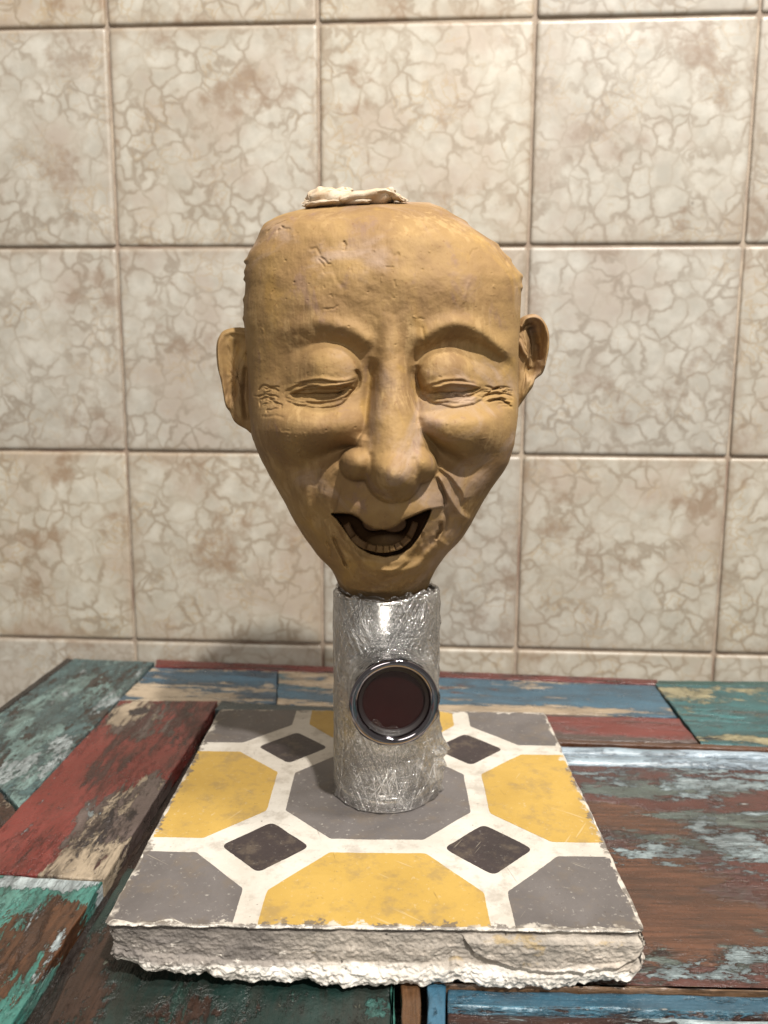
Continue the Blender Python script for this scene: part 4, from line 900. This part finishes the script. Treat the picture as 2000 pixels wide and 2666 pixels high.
FILM = film_material(); FILM2 = film_material('thin_cling_film', 0.0)
def film_tube():
    nt_, nz = 860, 520; th = np.linspace(0, 2*np.pi, nt_, endpoint=False); z = np.concatenate([np.linspace(.0012, PH, nz-8), PH + np.array([.0008, .0012, .0012, .0008, .0006, .0009, .0012, .0016])])
    TH, Z = np.meshgrid(th, z); X = TH*PR*1e3; Y = Z*1e3
    def rid(n_, amp, wd, ang0, spread):
        out = np.zeros_like(X)
        for _ in range(n_):
            cx, cy = rng.uniform(0, 154), rng.uniform(0, 102); a = ang0 + rng.normal()*spread; L = rng.uniform(6, 30)
            dx = (X - cx + 77) % 154 - 77; dy = Y - cy; s = dx*math.cos(a) + dy*math.sin(a); t = -dx*math.sin(a) + dy*math.cos(a)
            out += amp*rng.uniform(.4, 1)*np.exp(-(s/L)**4)*np.exp(-np.abs(t + .01*s*s/L)/(wd*rng.uniform(.6, 1.4)))
        return out
    fx = (1.5*np.pi)*PR*1e3                       # the side that faces the room
    LN = np.zeros_like(X)
    def crease(cx, cy, a, L, w, amp, bend):
        dx = (X - cx + 77) % 154 - 77; dy = Y - cy; m_ = (np.abs(dx) < L*1.3 + 2) & (np.abs(dy) < L*1.3 + 2)
        dx = dx[m_]; dy = dy[m_]; s_ = dx*math.cos(a) + dy*math.sin(a); t_ = -dx*math.sin(a) + dy*math.cos(a) + bend*s_*s_/L
        v_ = amp*np.exp(-(s_/L)**4)*np.exp(-(t_/w)**2); LN[m_] = np.maximum(LN[m_], v_)
    for _ in range(300):
        cx, cy = rng.uniform(0, 154), rng.uniform(0, 104); a = rng.choice([rng.normal(1.05, .22), rng.normal(2.05, .22), rng.normal(1.57, .25)])
        crease(cx, cy, a, rng.uniform(4, 26), rng.uniform(.16, .36), rng.uniform(.2, 1)**1.3, rng.normal()*.07)
    for _ in range(130):                             # creases fanning up from the branch
        a = rng.uniform(.55, 2.6); d_ = rng.uniform(3, 26); cx, cy = fx + math.cos(a)*d_*1.2 + rng.normal()*2, 80 + math.sin(a)*d_*.8
        crease(cx, cy, a + rng.normal()*.2, rng.uniform(3, 13), rng.uniform(.16, .36), rng.uniform(.3, 1), rng.normal()*.06)
    for _ in range(80):                             # and down to the foot
        a = -rng.uniform(.3, 2.8); d_ = rng.uniform(3, 30); cx, cy = fx + math.cos(a)*d_*.9 + 4, 40 + math.sin(a)*d_
        crease(cx, cy, a + rng.normal()*.2, rng.uniform(3, 12), rng.uniform(.12, .26), rng.uniform(.3, 1), rng.normal()*.06)
    D = rid(40, .30, .6, math.radians(62), .25) + rid(40, .30, .6, math.radians(118), .25) + LN*.30
    g1 = gauss(rng.standard_normal(X.shape), 9); g1 /= g1.std(); D += .12*g1
    # loose bunch at the lower right
    dth = (TH - 6.05 + np.pi) % (2*np.pi) - np.pi
    bun = np.exp(-(dth/.34)**2)*np.exp(-((Y - 19)/15.0)**2); D += bun*(4.6 + .7*np.sin(Y*.9 + dth*9 + g1) + .7*g1)
    r = PR + .0009 + D*.001
    r[-8:] = np.array([PR+.0005, PR-.0001, PR-.0009, PR-.0016, PR-.0023, PR-.0029, PR-.0034, PR-.0038])[:, None] + .0002*g1[-8:]
    P = np.stack([PX + r*np.cos(TH), PY + r*np.sin(TH), np.broadcast_to(Z, r.shape) + .00045*g1*(Z > PH-.001)], -1)
    q = P - BC; u = q @ ux; w = q[..., 2]; fwd = q @ ax
    hole = (np.hypot(u, w) < BR + .0006) & (fwd > 0)
    Fc = grid_faces(nz, nt_, wrap=True); keep = ~hole.reshape(-1)[Fc].all(1); 
    o = mesh('cling_film', P.reshape(-1, 3), Fc[keep], FILM, None, smooth=True)
    at = o.data.attributes.new('crease', 'FLOAT', 'POINT'); at.data.foreach_set('value', np.clip(LN + bun*.35, 0, 1).ravel())
    uv = o.data.uv_layers.new(name='UVMap'); li = np.empty(len(o.data.loops), np.int32); o.data.loops.foreach_get('vertex_index', li)
    uu = np.stack([TH.ravel()*PR, (Z*np.ones_like(TH)).ravel()], 1)[li]; uv.data.foreach_set('uv', uu.ravel()); attach(o, pipe)
    # collar of film round the branch
    n2, m2 = 260, 40; A = np.linspace(0, 2*np.pi, n2, endpoint=False); V = []; UVs = []
    gg = gauss(rng.standard_normal((m2, n2)), 2.5); gg /= gg.std()
    for i in range(m2):
        s = i/(m2-1)
        for k, a in enumerate(A):
            start = math.sqrt(max(0, PR**2 - (BR*math.cos(a))**2)) - .001
            rr = BR + .0030*(1-s)**2.2 + .0006 + .00016*gg[i, k] + .00025*math.sin(a*23 + 3*math.sin(a*5))*(1-s)
            f = start + (BL - .0016 - start)*s
            V.append(BC + ux*rr*math.cos(a) + uz*rr*math.sin(a) + ax*f); UVs.append((a*BR, f))
    o = mesh('cling_film', V, grid_faces(m2, n2, wrap=True), FILM, None, smooth=True); uv = o.data.uv_layers.new(name='UVMap'); li = np.empty(len(o.data.loops), np.int32); o.data.loops.foreach_get('vertex_index', li)
    uv.data.foreach_set('uv', np.array(UVs)[li].ravel()); attach(o, pipe); o['label'] = 'film gathered round the branch opening'
    # film sagging into the mouth of the branch
    V = []; UVs = []; nx, ny = 60, 30
    for j in range(ny):
        for i in range(nx):
            x = (i/(nx-1)*2-1)*.0152; yb_ = -math.sqrt(max(0, .0158**2 - x*x)); yt = -.0122 - .0016*math.sin(x*260) + .0016*math.sin(x*700+1) - .2*x
            yt = max(yt, yb_); y = yb_ + (yt-yb_)*j/(ny-1)
            f = BL - .0014 - .0008*(j/(ny-1)) + .0002*math.sin(x*900 + y*500)
            V.append(BC + ux*x + uz*y + ax*f); UVs.append((x, y))
    o = mesh('cling_film', V, grid_faces(ny, nx), FILM2, None, smooth=True); uv = o.data.uv_layers.new(name='UVMap'); li = np.empty(len(o.data.loops), np.int32); o.data.loops.foreach_get('vertex_index', li)
    uv.data.foreach_set('uv', np.array(UVs)[li].ravel()); attach(o, pipe); o['label'] = 'flap of film in the lower part of the opening'
film_tube()

# ------------------------------------------------------------------ cloth on the crown
def cloth_material():
    g = G('unbleached_cotton'); co = g.coord(); n = g.noise(co, 90, 4, .6)
    col = g.mix(g.step(n, .35, .65), lin('#bfa688'), lin('#cdbfaa')); col = g.mix(g.step(g.noise(co, 240, 3), .55, .7), col, lin('#b18e68'))
    w = g.n('TexWave', {'Vector': g.mapping(co, rot=(.3, .2, .9)), 'Scale': 1500, 'Distortion': 2.0, 'Detail': 2.0}); w2 = g.n('TexWave', {'Vector': g.mapping(co, rot=(.3, 1.2, -.7)), 'Scale': 1500, 'Distortion': 2.0})
    return g.fin(col, .95, g.bump(g.math('ADD', w, g.math('ADD', w2, g.math('MULTIPLY', n, 2.0))), .5, .0003))
CL = cloth_material()
cloth = tag(bpy.data.objects.new('folded_cloth', None), 'small rolled strip of cream cotton lying on top of the clay head', 'cloth'); COL.objects.link(cloth)
cloth.location = tuple(on_y(755*K, 440*K, -.008))
def attach_c(o): o.parent = cloth; o.matrix_parent_inverse = Matrix.Translation(-cloth.location); return o
def roll(name, path, ry, rz, spiral, ends=.35, seed=0, mat=CL):
    """rolled fabric: an open spiral section swept along a path given on the photo (x, y, depth)"""
    Pt = np.array([on_y(x*K, y*K, d) for x, y, d in path]); n = 110; C_ = np.stack([np.interp(np.linspace(0, 1, n), np.linspace(0, 1, 40*0+len(Pt)), Pt[:, k]) for k in range(3)], 1)
    C_ = catmull(Pt, n); m = 90; V = []
    r2 = np.random.default_rng(seed); g1 = r2.standard_normal((n, m)); g1 = gauss(g1, 3.5); g1 /= g1.std(); g2 = gauss(r2.standard_normal((n, m)), 9); g2 /= g2.std()
    for i in range(n):
        t = i/(n-1); sc = ends + (1-ends)*math.sin(math.pi*min(1, max(0, t)))**.35
        for j in range(m):
            a = j/(m-1)*(2*math.pi + spiral); k = 1 - .28*max(0, a - 2*math.pi)/2.5 - .03*a
            rr = sc*k*(1 + .10*math.sin(3*a + t*9) + .06*math.sin(t*31 + a*2)) + .018*g1[i, j] + .07*g2[i, j]
            V.append((C_[i, 0] + .0003*g1[i, j], C_[i, 1] + ry*rr*math.cos(a), C_[i, 2] + rz*rr*math.sin(a)))
    o = mesh(name, V, grid_faces(n, m), mat, None, smooth=True); sm = o.modifiers.new('thickness', 'SOLIDIFY'); sm.thickness = .00045; attach_c(o); return o
roll('fold', [(672, 437, -.006), (715, 433, -.010), (770, 431, -.012), (820, 428, -.010), (853, 424, -.006)], .0085, .0038, 2.2, .62, 1)
roll('fold', [(660, 436, -.002), (690, 425, -.004), (730, 424, -.006), (762, 421, -.004)], .0060, .0036, 2.0, .5, 2)
roll('fold', [(735, 434, -.018), (780, 423, -.015), (830, 417, -.012), (850, 424, -.010), (878, 434, -.008)], .0050, .0016, 1.2, .2, 3)
roll('fold', [(662, 445, -.010), (700, 439, -.014), (745, 438, -.015), (800, 436, -.016)], .0046, .0012, 1.2, .3, 4)
def thread(P):
    Q = catmull(np.array([on_y(x*K, y*K, d) for x, y, d in P]), 24); a = np.linspace(0, 2*np.pi, 5, endpoint=False); r = .00022
    V = np.vstack([q + np.stack([r*np.cos(a), r*.3*np.sin(a), r*np.sin(a)], 1) for q in Q]); o = mesh('loose_thread', V, grid_faces(24, 5, wrap=True), CL, None, smooth=True); attach_c(o)
for k in range(9):
    x0 = 732 + rng.uniform(-4, 14); th_ = rng.uniform(-1.2, 1.0); L = rng.uniform(8, 20)
    thread([(x0, 424, -.013), (x0 + L*.3*math.sin(th_) + 2, 421 - L*.4, -.014), (x0 + L*math.sin(th_), 420 - L*math.cos(th_)*.6, -.014), (x0 + L*math.sin(th_)*1.4 + rng.uniform(-4, 4), 421 - L*.6*math.cos(th_) + rng.uniform(-3, 4), -.013)])
for k in range(10):
    x0 = 660 + rng.uniform(0, 14); y0 = 430 + rng.uniform(0, 14)
    thread([(x0 + 6, y0, -.010), (x0 - 1, y0 - 2 + rng.uniform(-3, 3), -.011), (x0 - 6 + rng.uniform(-3, 3), y0 + rng.uniform(-4, 5), -.011)])
